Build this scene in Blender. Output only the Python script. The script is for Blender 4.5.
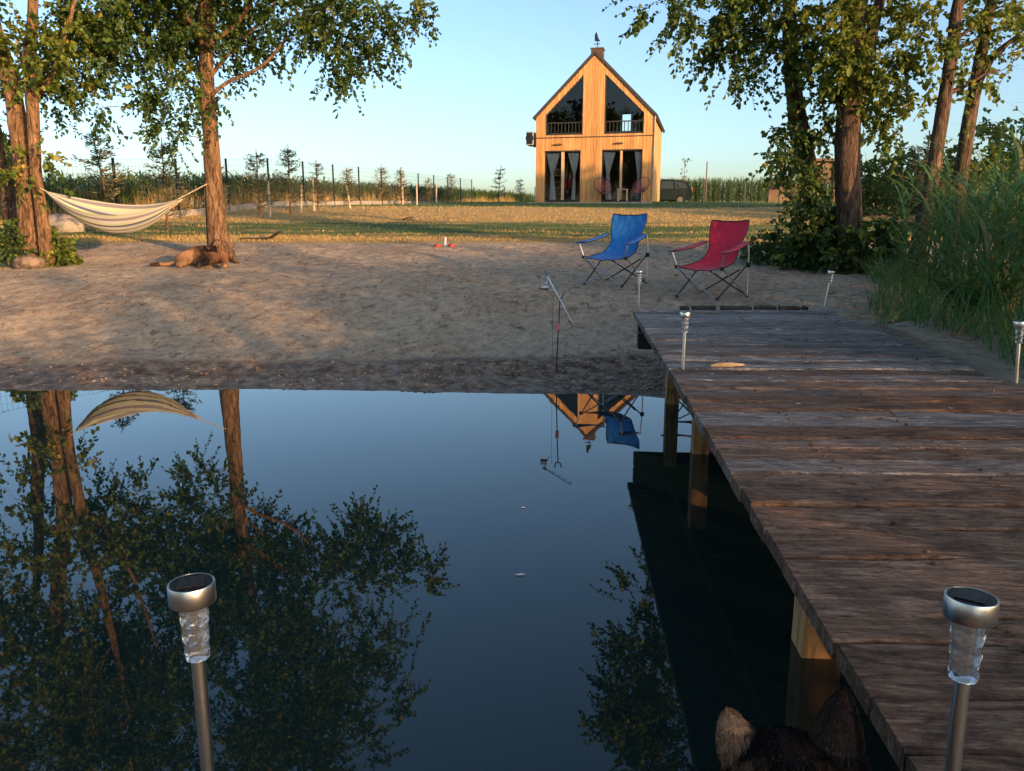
import bpy, bmesh, math, random
import numpy as np
from mathutils import Vector, Matrix
R = math.radians
random.seed(7); rng = np.random.default_rng(11)
for o in list(bpy.data.objects): bpy.data.objects.remove(o)
S = bpy.context.scene
COL = S.collection

# ------------------------------------------------------------------ camera, sky, sun, exposure
CAMZ, PITCH, FPX = 1.40, R(11.8), 788.0
cam = bpy.data.cameras.new('camera'); camo = bpy.data.objects.new('camera', cam); COL.objects.link(camo)
camo.location = (0, 0, CAMZ); camo.rotation_euler = (math.pi/2 - PITCH, 0, 0)
cam.sensor_width = 36; cam.lens = FPX*36/1024; cam.clip_start = 0.05; cam.clip_end = 3000
S.camera = camo
SUN_EL, SUN_AZ = R(7.5), R(138)          # azimuth clockwise from +Y (behind the camera, to the right)
W = bpy.data.worlds.new('World'); S.world = W; W.use_nodes = True
wn = W.node_tree.nodes; bg = wn['Background']; bg.inputs[1].default_value = 0.15
sky = wn.new('ShaderNodeTexSky'); sky.sky_type = 'NISHITA'; sky.sun_disc = False
sky.sun_elevation = SUN_EL; sky.sun_rotation = SUN_AZ; sky.air_density = 0.8; sky.dust_density = 1.8; sky.ozone_density = 1.8
W.node_tree.links.new(sky.outputs[0], bg.inputs[0])
sd = bpy.data.lights.new('sun', 'SUN'); sd.energy = 3.2; sd.angle = R(0.5); sd.color = (1.0, 0.57, 0.27)
so = bpy.data.objects.new('sun', sd); COL.objects.link(so)
sv = Vector((math.sin(SUN_AZ)*math.cos(SUN_EL), math.cos(SUN_AZ)*math.cos(SUN_EL), math.sin(SUN_EL)))
so.rotation_euler = sv.to_track_quat('Z', 'Y').to_euler(); so.location = (20, -20, 20)
S.view_settings.view_transform = 'Standard'; S.view_settings.look = 'None'
S.view_settings.gamma = 1; S.view_settings.use_curve_mapping = False
S.view_settings.exposure = 1.38
S.cycles.max_bounces = 8; S.cycles.transparent_max_bounces = 12
S.cycles.caustics_reflective = False; S.cycles.caustics_refractive = False

cp, sp = math.cos(PITCH), math.sin(PITCH)
def ray(x, y):
    u = (x-512)/FPX; v = (385.5-y)/FPX
    return Vector((u, cp+v*sp, -sp+v*cp))
def P(x, y, D):
    d = ray(x, y); return Vector((0, 0, CAMZ)) + d*(D/d.y)

# ------------------------------------------------------------------ noise
def _hash(ix, iy, s):
    h = (ix.astype(np.int64)*374761393 + iy.astype(np.int64)*668265263 + s*974634777) & 0xffffffff
    h = ((h ^ (h >> 13))*1274126177) & 0xffffffff
    return ((h ^ (h >> 16)) & 0xffff)/65535.0
def vnoise(x, y, s=0):
    x = np.asarray(x, float); y = np.asarray(y, float)
    ix = np.floor(x); iy = np.floor(y); fx = x-ix; fy = y-iy
    fx = fx*fx*(3-2*fx); fy = fy*fy*(3-2*fy)
    a = _hash(ix, iy, s); b = _hash(ix+1, iy, s); c = _hash(ix, iy+1, s); d = _hash(ix+1, iy+1, s)
    return (a*(1-fx)+b*fx)*(1-fy)+(c*(1-fx)+d*fx)*fy
def fbm(x, y, o=4, s=0):
    t = 0; a = .5
    for i in range(o):
        t = t + a*(vnoise(x, y, s+i)-.5); x = np.asarray(x)*2.03; y = np.asarray(y)*2.03; a *= .5
    return t

# ------------------------------------------------------------------ terrain height
SHORE = np.array([(1.75,6.02),(1.0,6.32),(-0.2,6.42),(-2,6.52),(-5,6.5),(-8,6.5),(-14,5.5),(-20,2),(-22,-4),(-18,-11),(-8,-15),(1,-15),(4.5,-11),(4.5,-5),(4.4,0.2),(4.0,1.8),(2.7,2.75),(1.75,3.3),(1.5,4.5),(1.65,5.4)], float)
def shore_dist(x, y):
    x = np.asarray(x, float); y = np.asarray(y, float)
    d = np.full(x.shape, 1e9); ins = np.zeros(x.shape, bool); n = len(SHORE)
    for i in range(n):
        ax, ay = SHORE[i]; bx, by = SHORE[(i+1) % n]
        ex, ey = bx-ax, by-ay; px, py = x-ax, y-ay
        t = np.clip((px*ex+py*ey)/(ex*ex+ey*ey), 0, 1)
        d = np.minimum(d, np.hypot(px-ex*t, py-ey*t))
        c = ((ay > y) != (by > y)) & (x < (bx-ax)*(y-ay)/(by-ay+1e-12)+ax)
        ins ^= c
    return np.where(ins, -d, d)
ZY = np.array([(-400,.75),(9,.66),(12,.74),(13.5,.9),(15,1.02),(18.3,1.18),(23,1.5),(28,1.88),(34,2.05),(60,2.55),(140,3.9),(600,4.5),(3000,4.6)])
PS = np.array([(-8,-1.3),(-1,-.45),(-.2,-.04),(0,0),(.5,.07),(1,.17),(1.9,.38),(2.45,.5),(3.3,.62),(4,.70),(6,1.4),(9,3),(40,30),(4000,4000)])
def height(x, y, fine=True):
    x = np.asarray(x, float); y = np.asarray(y, float)
    s = shore_dist(x, y) + .10*fbm(x*.9, y*.9, 3, 5)
    s = s + .09*fbm(x*4, y*4, 3, 51) + .20*fbm(x*1.1, y*1.1, 2, 57)
    right = np.clip((x-1.2)/.6, 0, 1)*np.clip((6.4-y)/.8, 0, 1)
    s2 = np.where(s > 0, s*(1+3.6*right), s)
    a = np.interp(s2, PS[:, 0], PS[:, 1]); b = np.interp(y, ZY[:, 0], ZY[:, 1])
    k = .06; h = np.clip(.5+.5*(b-a)/k, 0, 1); z = b*(1-h)+a*h-k*h*(1-h)
    # house pad, gentle swell to the right
    z = z + .13*np.exp(-(np.maximum(np.hypot((x-4.5)/1.6, (y-38))-4.2, 0)/1.8)**2)
    z = z + 6.5*np.exp(-((x-62)/20)**2-((y-86)/22)**2)
    if fine:
        land = np.clip(s*2, 0, 1)
        beach = land*np.clip((15.5-y)/1.5, 0, 1)
        z = z + beach*(.045*fbm(x*1.3, y*1.3, 2, 21) + .045*fbm(x*4.2, y*4.2, 3, 33) + .03*fbm(x*14, y*12, 2, 41) + .05*np.minimum(0, fbm(x*6.5, y*4.5, 3, 91)+.08) + .030*fbm(x*.5+y*.9, (y*.9-x*.25)*7, 3, 97))
        lump = np.clip(1-np.abs(s-.5)/.55, 0, 1)*np.clip((y-4)/1, 0, 1)
        z = z + lump*(.05*fbm(x*6, y*9, 3, 61))
        z = z + (1-np.clip((16-y)/2, 0, 1))*.05*fbm(x*.8, y*.8, 3, 77)
    return z
def H(x, y): return float(height(np.array([x]), np.array([y]))[0])

# ------------------------------------------------------------------ mesh helpers
class MB:
    def __init__(s): s.v = []; s.f = []; s.m = []
    def add(s, vs, fs, m=0):
        b = len(s.v); s.v.extend([tuple(v) for v in vs])
        for f in fs: s.f.append(tuple(i+b for i in f)); s.m.append(m)
    def box(s, c, size, rot=None, m=0):
        cx, cy, cz = c; a, b, d = [q/2 for q in size]
        vs = [Vector((x, y, z)) for x in (-a, a) for y in (-b, b) for z in (-d, d)]
        if rot is not None: vs = [rot @ v for v in vs]
        vs = [v+Vector(c) for v in vs]
        s.add(vs, [(0,1,3,2),(4,6,7,5),(0,4,5,1),(2,3,7,6),(0,2,6,4),(1,5,7,3)], m)
    def tube(s, pts, rad, n=8, m=0, cap=True):
        pts = [Vector(p) for p in pts]
        if not hasattr(rad, '__len__'): rad = [rad]*len(pts)
        b = len(s.v); up = None
        for i, p in enumerate(pts):
            t = (pts[min(i+1, len(pts)-1)]-pts[max(i-1, 0)])
            if t.length < 1e-9: t = Vector((0, 0, 1))
            t.normalize()
            if up is None:
                up = Vector((0, 0, 1)) if abs(t.z) < .9 else Vector((1, 0, 0))
            up = (up - t*up.dot(t))
            if up.length < 1e-6: up = t.orthogonal()
            up.normalize(); w = t.cross(up)
            for k in range(n):
                a = 2*math.pi*k/n; s.v.append(tuple(p + (up*math.cos(a)+w*math.sin(a))*rad[i]))
        for i in range(len(pts)-1):
            for k in range(n):
                k2 = (k+1) % n; s.f.append((b+i*n+k, b+i*n+k2, b+(i+1)*n+k2, b+(i+1)*n+k)); s.m.append(m)
        if cap:
            s.f.append(tuple(b+k for k in range(n))[::-1]); s.m.append(m)
            s.f.append(tuple(b+(len(pts)-1)*n+k for k in range(n))); s.m.append(m)
    def lathe(s, prof, n=24, m=0, c=(0, 0, 0)):
        b = len(s.v)
        for r, z in prof:
            for k in range(n):
                a = 2*math.pi*k/n; s.v.append((c[0]+r*math.cos(a), c[1]+r*math.sin(a), c[2]+z))
        for i in range(len(prof)-1):
            for k in range(n):
                k2 = (k+1) % n; s.f.append((b+i*n+k, b+i*n+k2, b+(i+1)*n+k2, b+(i+1)*n+k)); s.m.append(m)
        s.f.append(tuple(b+k for k in range(n))[::-1]); s.m.append(m)
        s.f.append(tuple(b+(len(prof)-1)*n+k for k in range(n))); s.m.append(m)
    def build(s, name, mats, parent=None, smooth=False, bevel=0, loc=None):
        me = bpy.data.meshes.new(name); me.from_pydata(s.v, [], s.f); me.update()
        if not isinstance(mats, (list, tuple)): mats = [mats]
        for mt in mats: me.materials.append(mt)
        if len(mats) > 1: me.polygons.foreach_set('material_index', s.m)
        o = bpy.data.objects.new(name, me); COL.objects.link(o)
        if parent is not None: o.parent = parent
        if loc is not None: o.location = loc
        if smooth:
            me.polygons.foreach_set('use_smooth', [True]*len(me.polygons))
            me.set_sharp_from_angle(angle=R(40))
        if bevel:
            md = o.modifiers.new('b', 'BEVEL'); md.width = bevel; md.segments = 2; md.limit_method = 'ANGLE'
        return o
def npmesh(name, V, F, mat, parent=None, attr=None, smooth=False):
    """V (n,3), F (m,k) equal sized faces."""
    me = bpy.data.meshes.new(name); V = np.asarray(V, np.float32); F = np.asarray(F, np.int32); k = F.shape[1]
    me.vertices.add(len(V)); me.vertices.foreach_set('co', V.ravel())
    me.loops.add(F.size); me.loops.foreach_set('vertex_index', F.ravel())
    me.polygons.add(len(F)); me.polygons.foreach_set('loop_start', np.arange(0, F.size, k, dtype=np.int32))
    me.polygons.foreach_set('loop_total', np.full(len(F), k, np.int32))
    if smooth: me.polygons.foreach_set('use_smooth', np.ones(len(F), bool))
    me.update(calc_edges=True)
    if attr:
        for an, (dom, val) in attr.items():
            at = me.attributes.new(an, 'FLOAT', dom); at.data.foreach_set('value', np.asarray(val, np.float32))
    me.materials.append(mat)
    o = bpy.data.objects.new(name, me); COL.objects.link(o)
    if parent is not None: o.parent = parent
    return o
def empty(name, label=None, cat=None, loc=(0, 0, 0), rz=0, group=None):
    o = bpy.data.objects.new(name, None); COL.objects.link(o); o.location = loc; o.rotation_euler = (0, 0, rz)
    tag(o, label, cat, group); return o
def tag(o, label=None, cat=None, group=None, kind=None):
    if label: o['label'] = label
    if cat: o['category'] = cat
    if group: o['group'] = group
    if kind: o['kind'] = kind
    return o
def copy_tree(o, parent=None):
    kids = list(o.children)
    c = o.copy(); COL.objects.link(c)
    if parent is not None: c.parent = parent
    for ch in kids: copy_tree(ch, c)
    return c

# ------------------------------------------------------------------ materials
def mat(name, col, rough=.7, metal=0, spec=.5, **kw):
    m = bpy.data.materials.new(name); m.use_nodes = True; p = m.node_tree.nodes['Principled BSDF']
    p.inputs['Base Color'].default_value = (*col, 1); p.inputs['Roughness'].default_value = rough
    p.inputs['Metallic'].default_value = metal; p.inputs['Specular IOR Level'].default_value = spec
    for k, v in kw.items(): p.inputs[k].default_value = v
    return m
class NT:
    def __init__(s, m): s.t = m.node_tree; s.p = s.t.nodes['Principled BSDF']; s.out = s.t.nodes['Material Output']
    def n(s, typ, **kw):
        nd = s.t.nodes.new(typ)
        for k, v in kw.items(): setattr(nd, k, v)
        return nd
    def l(s, a, b): s.t.links.new(a, b)
    def coords(s, scale=(1, 1, 1), kind='Object'):
        tc = s.n('ShaderNodeTexCoord'); mp = s.n('ShaderNodeMapping'); mp.inputs['Scale'].default_value = scale
        s.l(tc.outputs[kind], mp.inputs[0]); return mp.outputs[0]
    def noise(s, vec, scale, detail=4, rough=.6, dist=0):
        t = s.n('ShaderNodeTexNoise'); t.inputs['Scale'].default_value = scale; t.inputs['Detail'].default_value = detail
        t.inputs['Roughness'].default_value = rough; t.inputs['Distortion'].default_value = dist; s.l(vec, t.inputs['Vector']); return t.outputs['Fac']
    def ramp(s, fac, stops):
        r = s.n('ShaderNodeValToRGB'); e = r.color_ramp.elements
        while len(e) < len(stops): e.new(.5)
        for i, (p, c) in enumerate(stops): e[i].position = p; e[i].color = (*c, 1) if len(c) == 3 else c
        s.l(fac, r.inputs[0]); return r.outputs[0]
    def mix(s, fac, a, b, mode='MIX'):
        m = s.n('ShaderNodeMix', data_type='RGBA', blend_type=mode)
        for sock, v in ((m.inputs[0], fac), (m.inputs[6], a), (m.inputs[7], b)):
            if hasattr(v, 'is_output'): s.l(v, sock)
            elif isinstance(v, (int, float)): sock.default_value = v
            else: sock.default_value = (*v, 1)
        return m.outputs[2]
    def math(s, op, a, b=0, c=None):
        m = s.n('ShaderNodeMath', operation=op)
        for i, v in enumerate((a, b) if c is None else (a, b, c)):
            if hasattr(v, 'is_output'): s.l(v, m.inputs[i])
            else: m.inputs[i].default_value = v
        return m.outputs[0]
    def attr(s, name):
        a = s.n('ShaderNodeAttribute'); a.attribute_name = name; return a.outputs['Fac']
    def bump(s, h, st=.3, d=.02):
        b = s.n('ShaderNodeBump'); b.inputs['Strength'].default_value = st; b.inputs['Distance'].default_value = d
        s.l(h, b.inputs['Height']); s.l(b.outputs[0], s.p.inputs['Normal'])
    def col(s, c): s.l(c, s.p.inputs['Base Color'])
def noisy(name, stops, scale=4, rough=.8, bump=.3, bd=.02, stretch=(1, 1, 1), metal=0, detail=5, dist=0, spec=.3):
    m = mat(name, stops[0][1], rough, metal, spec); t = NT(m); v = t.coords(stretch)
    n = t.noise(v, scale, detail, .65, dist); t.col(t.ramp(n, stops))
    if bump: t.bump(n, bump, bd)
    return m
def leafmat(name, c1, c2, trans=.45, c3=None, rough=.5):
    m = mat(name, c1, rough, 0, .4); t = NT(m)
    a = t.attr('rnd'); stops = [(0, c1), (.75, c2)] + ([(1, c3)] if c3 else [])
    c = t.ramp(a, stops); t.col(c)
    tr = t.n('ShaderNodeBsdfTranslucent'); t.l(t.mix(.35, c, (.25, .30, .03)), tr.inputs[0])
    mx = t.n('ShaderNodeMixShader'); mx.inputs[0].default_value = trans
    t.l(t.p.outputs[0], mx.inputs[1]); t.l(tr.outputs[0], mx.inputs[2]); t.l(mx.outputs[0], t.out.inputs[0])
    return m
M = {}
# ground
def ground_mat():
    m = mat('ground', (.3, .22, .15), .95, 0, .2); t = NT(m)
    v = t.coords()
    n1 = t.noise(v, .8, 6, .6); n2 = t.noise(v, 9, 6, .7); n3 = t.noise(v, 55, 3, .7)
    sand = t.ramp(n2, [(.37, (.18, .125, .085)), (.455, (.46, .345, .235)), (.53, (.58, .445, .31)), (.63, (.78, .63, .45))])
    sand = t.mix(t.ramp(n1, [(.35, (0, 0, 0)), (.65, (1, 1, 1))]), sand, (.47, .40, .325), 'MIX') if False else t.mix(.5, sand, t.ramp(n1, [(.36, (.48, .345, .235)), (.64, (.70, .565, .41))]))
    cl_ = t.noise(t.coords((1, .55, 1)), 7.5, 7, .78, .6)
    sand = t.mix(t.ramp(cl_, [(.37, (.8, .8, .8)), (.45, (0, 0, 0))]), sand, (.17, .115, .075))
    sand = t.mix(t.ramp(t.noise(t.coords((1, .4, 1)), 26, 5, .8), [(.33, (.7, .7, .7)), (.41, (0, 0, 0))]), sand, (.15, .10, .07))
    wet = t.mix(.0, t.ramp(n2, [(.38, (.13, .082, .052)), (.49, (.27, .18, .12)), (.62, (.46, .34, .24))]), (0, 0, 0))
    wn_ = t.math('ADD', t.attr('wet'), t.math('MULTIPLY', t.math('SUBTRACT', n2, .5), .9))
    wf = t.ramp(wn_, [(.35, (0, 0, 0)), (.62, (1, 1, 1))])
    c = t.mix(wf, sand, wet)
    vs = t.coords((.35, 1.6, 1)); ns = t.noise(vs, 1.3, 6, .65); nb = t.noise(v, 22, 4, .7)
    straw = t.ramp(nb, [(.25, (.30, .19, .06)), (.5, (.55, .38, .15)), (.75, (.72, .54, .25))])
    green = t.ramp(nb, [(.25, (.05, .09, .025)), (.55, (.12, .18, .055)), (.8, (.25, .26, .09))])
    sf = t.math('ADD', t.attr('straw'), t.math('MULTIPLY', t.math('SUBTRACT', ns, .5), 1.3))
    g = t.mix(t.ramp(sf, [(.38, (0, 0, 0)), (.6, (1, 1, 1))]), green, straw)
    gf = t.math('ADD', t.attr('grass'), t.math('MULTIPLY', t.math('SUBTRACT', t.noise(t.coords((.6, 2, 1)), 3, 6, .7), .5), 1.1))
    c = t.mix(t.ramp(gf, [(.42, (0, 0, 0)), (.56, (1, 1, 1))]), c, g)
    t.col(c)
    r = t.ramp(wf, [(0, (.95, .95, .95)), (1, (.5, .5, .5))]); t.l(r, t.p.inputs['Roughness'])
    h = t.math('ADD', t.noise(v, 18, 6, .75), t.math('MULTIPLY', n3, .35)); t.bump(t.math('ADD', h, t.math('MULTIPLY', cl_, 1.2)), 1.0, .06)
    return m
def wood_deck():
    m = mat('deck_wood', (.1, .07, .05), .75, 0, .18); t = NT(m)
    r = t.attr('rnd')
    v = t.coords((2.2, 15, 15)); off = t.n('ShaderNodeVectorMath', operation='ADD'); t.l(v, off.inputs[0])
    cb = t.n('ShaderNodeCombineXYZ'); t.l(t.math('MULTIPLY', r, 37), cb.inputs[0]); t.l(t.math('MULTIPLY', r, 91), cb.inputs[2]); t.l(cb.outputs[0], off.inputs[1])
    g = t.noise(off.outputs[0], 1.6, 10, .74, 2.2)
    base = t.ramp(g, [(.30, (.030, .016, .011)), (.42, (.13, .068, .040)), (.56, (.28, .16, .098)), (.72, (.50, .34, .225))])
    grey = t.ramp(g, [(.32, (.026, .024, .024)), (.45, (.10, .092, .088)), (.57, (.22, .205, .19)), (.70, (.50, .47, .43))])
    yy = t.n('ShaderNodeSeparateXYZ'); tc = t.n('ShaderNodeTexCoord'); t.l(tc.outputs['Object'], yy.inputs[0])
    far = t.math('DIVIDE', t.math('SUBTRACT', yy.outputs[1], 2.2), 2.6)
    patch = t.noise(t.coords((.8, 1.2, 1)), 1.5, 4, .6)
    ff = t.math('ADD', t.math('ADD', far, t.math('MULTIPLY', t.math('SUBTRACT', patch, .5), 1.2)), t.math('MULTIPLY', t.math('SUBTRACT', r, .5), .7))
    blot = t.noise(t.coords((1, 1.6, 1)), 5.5, 7, .75, .5)
    base = t.mix(t.ramp(blot, [(.36, (.75, .75, .75)), (.52, (0, 0, 0))]), base, (.040, .022, .016))
    c = t.mix(t.ramp(ff, [(.12, (0, 0, 0)), (.8, (.95, .95, .95))]), base, grey)
    # worn pale scuffs and sand dust trodden into the wood
    dust = t.noise(t.coords((1.2, 5, 1)), 3.5, 8, .75)
    c = t.mix(t.ramp(dust, [(.56, (0, 0, 0)), (.72, (.55, .55, .55))]), c, (.33, .27, .22))
    vr = t.math('MULTIPLY_ADD', r, 1.0, .98); hs = t.n('ShaderNodeHueSaturation'); t.l(vr, hs.inputs['Value']); t.l(c, hs.inputs['Color'])
    # small pale specks
    vo = t.n('ShaderNodeTexVoronoi'); vo.inputs['Scale'].default_value = 7; t.l(t.coords((1, 1, 1)), vo.inputs['Vector'])
    sp_ = t.ramp(vo.outputs['Distance'], [(.06, (1, 1, 1)), (.08, (0, 0, 0))])
    keep = t.ramp(t.n('ShaderNodeSeparateColor').outputs[0], [(.0, (0, 0, 0)), (1, (1, 1, 1))]) if False else None
    sc_ = t.n('ShaderNodeSeparateColor'); t.l(vo.outputs['Color'], sc_.inputs[0])
    kf = t.math('MULTIPLY', t.math('GREATER_THAN', sc_.outputs[0], .66), sp_)
    c2 = t.mix(kf, hs.outputs[0], (.6, .56, .5)); t.col(c2)
    # sawn ripple on some planks
    wv = t.n('ShaderNodeTexWave'); wv.inputs['Scale'].default_value = 26; wv.inputs['Distortion'].default_value = 2.5; wv.inputs['Detail'].default_value = 2
    wv.bands_direction = 'DIAGONAL'; t.l(t.coords((1, .5, .1)), wv.inputs['Vector'])
    rip = t.math('MULTIPLY', wv.outputs['Fac'], t.math('MULTIPLY', t.math('GREATER_THAN', r, .62), .22))
    fine = t.noise(t.coords((5, 26, 10)), 7, 8, .8); c3 = t.mix(.9, c2, t.ramp(fine, [(.36, (.35, .33, .32)), (.5, (1, 1, 1)), (.64, (1.35, 1.32, 1.28))]), 'MULTIPLY'); t.col(c3); h = t.math('ADD', t.math('ADD', g, rip), t.math('MULTIPLY', fine, .6)); t.bump(h, 1.0, .02)
    t.l(t.ramp(g, [(.3, (.55, .55, .55)), (.7, (.85, .85, .85))]), t.p.inputs['Roughness'])
    return m
def water_mat():
    m = mat('pond_water', (.010, .022, .018), .012, 0, .5, IOR=1.50); t = NT(m)
    n = t.noise(t.coords((1, .6, 1)), 2.2, 3, .5); n2 = t.noise(t.coords(), .5, 2, .5)
    t.bump(t.math('ADD', n, t.math('MULTIPLY', n2, 2)), .10, .006)
    return m
M['ground'] = ground_mat(); M['deck'] = wood_deck(); M['water'] = water_mat()
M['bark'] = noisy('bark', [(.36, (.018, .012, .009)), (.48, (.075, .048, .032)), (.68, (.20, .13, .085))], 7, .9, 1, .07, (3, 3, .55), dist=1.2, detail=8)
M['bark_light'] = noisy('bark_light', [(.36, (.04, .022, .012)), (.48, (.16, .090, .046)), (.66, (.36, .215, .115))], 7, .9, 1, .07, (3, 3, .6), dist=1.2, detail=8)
M['leaf'] = leafmat('leaf', (.030, .068, .018), (.090, .150, .030), .36, (.26, .24, .04))
M['leaf_yellow'] = leafmat('leaf_yellowgreen', (.07, .115, .022), (.20, .24, .04), .45, (.44, .36, .06))
M['needle'] = leafmat('needles', (.07, .09, .05), (.16, .17, .09), .2, (.28, .20, .10))
M['corn'] = leafmat('corn_leaf', (.04, .09, .025), (.09, .16, .04), .35, (.22, .24, .07))
M['reed'] = leafmat('reed_leaf', (.04, .13, .045), (.09, .22, .07), .42, (.26, .24, .10), .4)
M['fern'] = leafmat('fern_leaf', (.03, .10, .015), (.07, .20, .03), .4)
M['grass'] = leafmat('grass_blade', (.07, .13, .03), (.16, .22, .06), .3, (.34, .30, .12), .7)
M['straw'] = leafmat('straw_blade', (.40, .26, .08), (.62, .43, .16), .2, (.74, .56, .27), .8)
M['larch'] = None
def larch():
    m = mat('larch_boards', (.6, .33, .12), .6, 0, .3); t = NT(m); r = t.attr('rnd')
    v = t.coords((9, 9, .6)); off = t.n('ShaderNodeVectorMath', operation='ADD'); cb = t.n('ShaderNodeCombineXYZ')
    t.l(t.math('MULTIPLY', r, 53), cb.inputs[2]); t.l(v, off.inputs[0]); t.l(cb.outputs[0], off.inputs[1])
    n = t.noise(off.outputs[0], 1.5, 6, .6, .8)
    c = t.ramp(n, [(.3, (.40, .19, .065)), (.55, (.58, .31, .115)), (.75, (.68, .40, .17))])
    vo = t.n('ShaderNodeTexVoronoi'); vo.inputs['Scale'].default_value = 4.2; t.l(t.coords((1.6, 1.6, .9)), vo.inputs['Vector'])
    c = t.mix(t.ramp(vo.outputs['Distance'], [(.07, (.8, .8, .8)), (.13, (0, 0, 0))]), c, (.20, .08, .03))
    hs = t.n('ShaderNodeHueSaturation'); t.l(t.math('MULTIPLY_ADD', r, .35, .82), hs.inputs['Value']); t.l(c, hs.inputs['Color']); t.col(hs.outputs[0])
    t.bump(n, .2, .01); return m
M['larch'] = larch()
M['roof'] = noisy('roof_sheet', [(.3, (.035, .032, .032)), (.7, (.06, .055, .055))], 8, .5, .1)
M['darkmetal'] = mat('dark_metal', (.03, .032, .036), .45, .6)
M['frame'] = mat('anthracite_frame', (.035, .036, .04), .4, .2)
M['interior'] = noisy('interior_boards', [(.3, (.10, .07, .045)), (.7, (.17, .12, .08))], 3, .8, .1)
M['palewood'] = noisy('pale_wood', [(.3, (.40, .27, .15)), (.7, (.58, .42, .26))], 6, .7, .2, .01, (1, 1, .3))
M['stake'] = noisy('stake_wood', [(.3, (.35, .27, .19)), (.7, (.6, .5, .38))], 6, .8, .2, .01, (1, 1, .3))
M['curtain'] = noisy('curtain', [(.3, (.76, .74, .71)), (.7, (.88, .86, .83))], 5, .9, .05)
M['concrete'] = noisy('concrete', [(.3, (.24, .21, .18)), (.7, (.38, .34, .29))], 5, .9, .3)
M['brick'] = noisy('chimney_brick', [(.3, (.06, .04, .035)), (.7, (.12, .08, .065))], 12, .9, .3)
M['postwood'] = noisy('pier_post', [(.36, (.18, .09, .04)), (.5, (.46, .235, .09)), (.68, (.60, .35, .15))], 7, .7, .4, .01, (3, 3, .5), dist=1)
M['darkwood'] = noisy('dark_beam', [(.3, (.015, .012, .010)), (.7, (.07, .05, .04))], 5, .85, .5, .01, (1, 1, 1))
M['steel'] = mat('brushed_steel', (.78, .76, .73), .30, 1)
M['tube'] = mat('grey_tube', (.42, .42, .43), .35, .8)
M['panel'] = mat('panel_resin', (.006, .006, .008), .25, 0, .25)
M['black'] = mat('black_plastic', (.015, .015, .016), .4)
M['solar'] = noisy('solar_cell', [(.45, (.003, .003, .006)), (.62, (.03, .022, .02))], 120, .3, 0, spec=.3)
def clearplastic():
    m = mat('clear_plastic', (.95, .95, .95), .06, 0, .5, IOR=1.45); m.node_tree.nodes['Principled BSDF'].inputs['Transmission Weight'].default_value = .93; return m
M['clear'] = clearplastic()
def glass():
    m = mat('window_glass', (.9, .95, .95), .02); t = NT(m)
    tr = t.n('ShaderNodeBsdfTransparent'); tr.inputs[0].default_value = (.95, .97, .97, 1)
    gl = t.n('ShaderNodeBsdfGlossy'); gl.inputs['Roughness'].default_value = .01
    fr = t.n('ShaderNodeFresnel'); fr.inputs[0].default_value = 1.6
    mx = t.n('ShaderNodeMixShader'); t.l(fr.outputs[0], mx.inputs[0]); t.l(tr.outputs[0], mx.inputs[1]); t.l(gl.outputs[0], mx.inputs[2])
    t.l(mx.outputs[0], t.out.inputs[0]); return m
M['glass'] = glass()
def fabric(name, c):
    m = mat(name, c, .75, 0, .3); t = NT(m); v = t.coords((1, 1, 1))
    n = t.noise(v, 9, 4, .6, .6); hs = t.n('ShaderNodeHueSaturation'); hs.inputs['Color'].default_value = (*c, 1)
    t.l(t.math('MULTIPLY_ADD', n, .5, .75), hs.inputs['Value']); t.col(hs.outputs[0]); t.bump(n, .7, .03)
    sh = t.p.inputs.get('Sheen Weight'); sh.default_value = .1; return m
M['blue'] = fabric('blue_nylon', (.015, .17, .50)); M['red'] = fabric('red_nylon', (.62, .022, .060))

# ------------------------------------------------------------------ ground, water
def axis(segs):
    out = [segs[0][0]]
    for a, b, st in segs:
        n = max(1, int(round((b-a)/st))); out += list(np.linspace(a, b, n+1)[1:])
    return np.array(out)
xs = axis([(-900,-100,100),(-100,-30,7),(-30,-9,.6),(-9,5,.055),(5,9,.2),(9,30,.7),(30,100,6),(100,900,100)])
ys = axis([(-300,-30,30),(-30,2,.8),(2,5.8,.12),(5.8,9,.045),(9,16,.075),(16,36,.3),(36,100,3),(100,1500,100)])
X, Y = np.meshgrid(xs, ys); Z = height(X, Y)
s_ = shore_dist(X, Y)
nx, ny = len(xs), len(ys)
idx = np.arange(nx*ny).reshape(ny, nx)
F = np.stack([idx[:-1, :-1], idx[:-1, 1:], idx[1:, 1:], idx[1:, :-1]], -1).reshape(-1, 4)
grass = np.clip((Y-14.75)/1.2+.5, 0, 1)
grass = np.maximum(grass, np.clip((X-2.75-.30*np.maximum(Y-4.1, 0))/.5, 0, 1)*np.clip((13-Y)/1, 0, 1))
grass = np.maximum(grass, np.clip((-7.4-X)/.8, 0, 1)*np.clip((Y-11)/1, 0, 1))
grass = np.maximum(grass, np.clip((-2-Y)/1, 0, 1)*np.clip(s_*2, 0, 1))
def straw_of(Y, X):
    return np.interp(Y+.6*np.sin(X*.35), [14.5, 15.3, 16.2, 17.2, 19.8, 22.2, 25, 27, 28.6, 34.2, 60, 80], [.75, .9, .55, .34, .36, .75, .95, .9, .15, .12, .15, .4])
wlim = np.interp(X, [-6, -1, 1.5], [.5, .62, .85])
wet = np.clip(1-(s_-wlim)/.3, 0, 1)*np.clip((s_+.3)*4, 0, 1); wet = np.where(s_ < 0, 1, wet)
wet = wet*np.clip((Y-3)/2+ (s_ < .4), 0, 1)
ground = npmesh('ground', np.stack([X, Y, Z], -1).reshape(-1, 3), F, M['ground'], smooth=True,
    attr={'grass': ('POINT', grass.ravel()), 'wet': ('POINT', wet.ravel()), 'straw': ('POINT', straw_of(Y, X).ravel())})
tag(ground, kind='structure')
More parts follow.
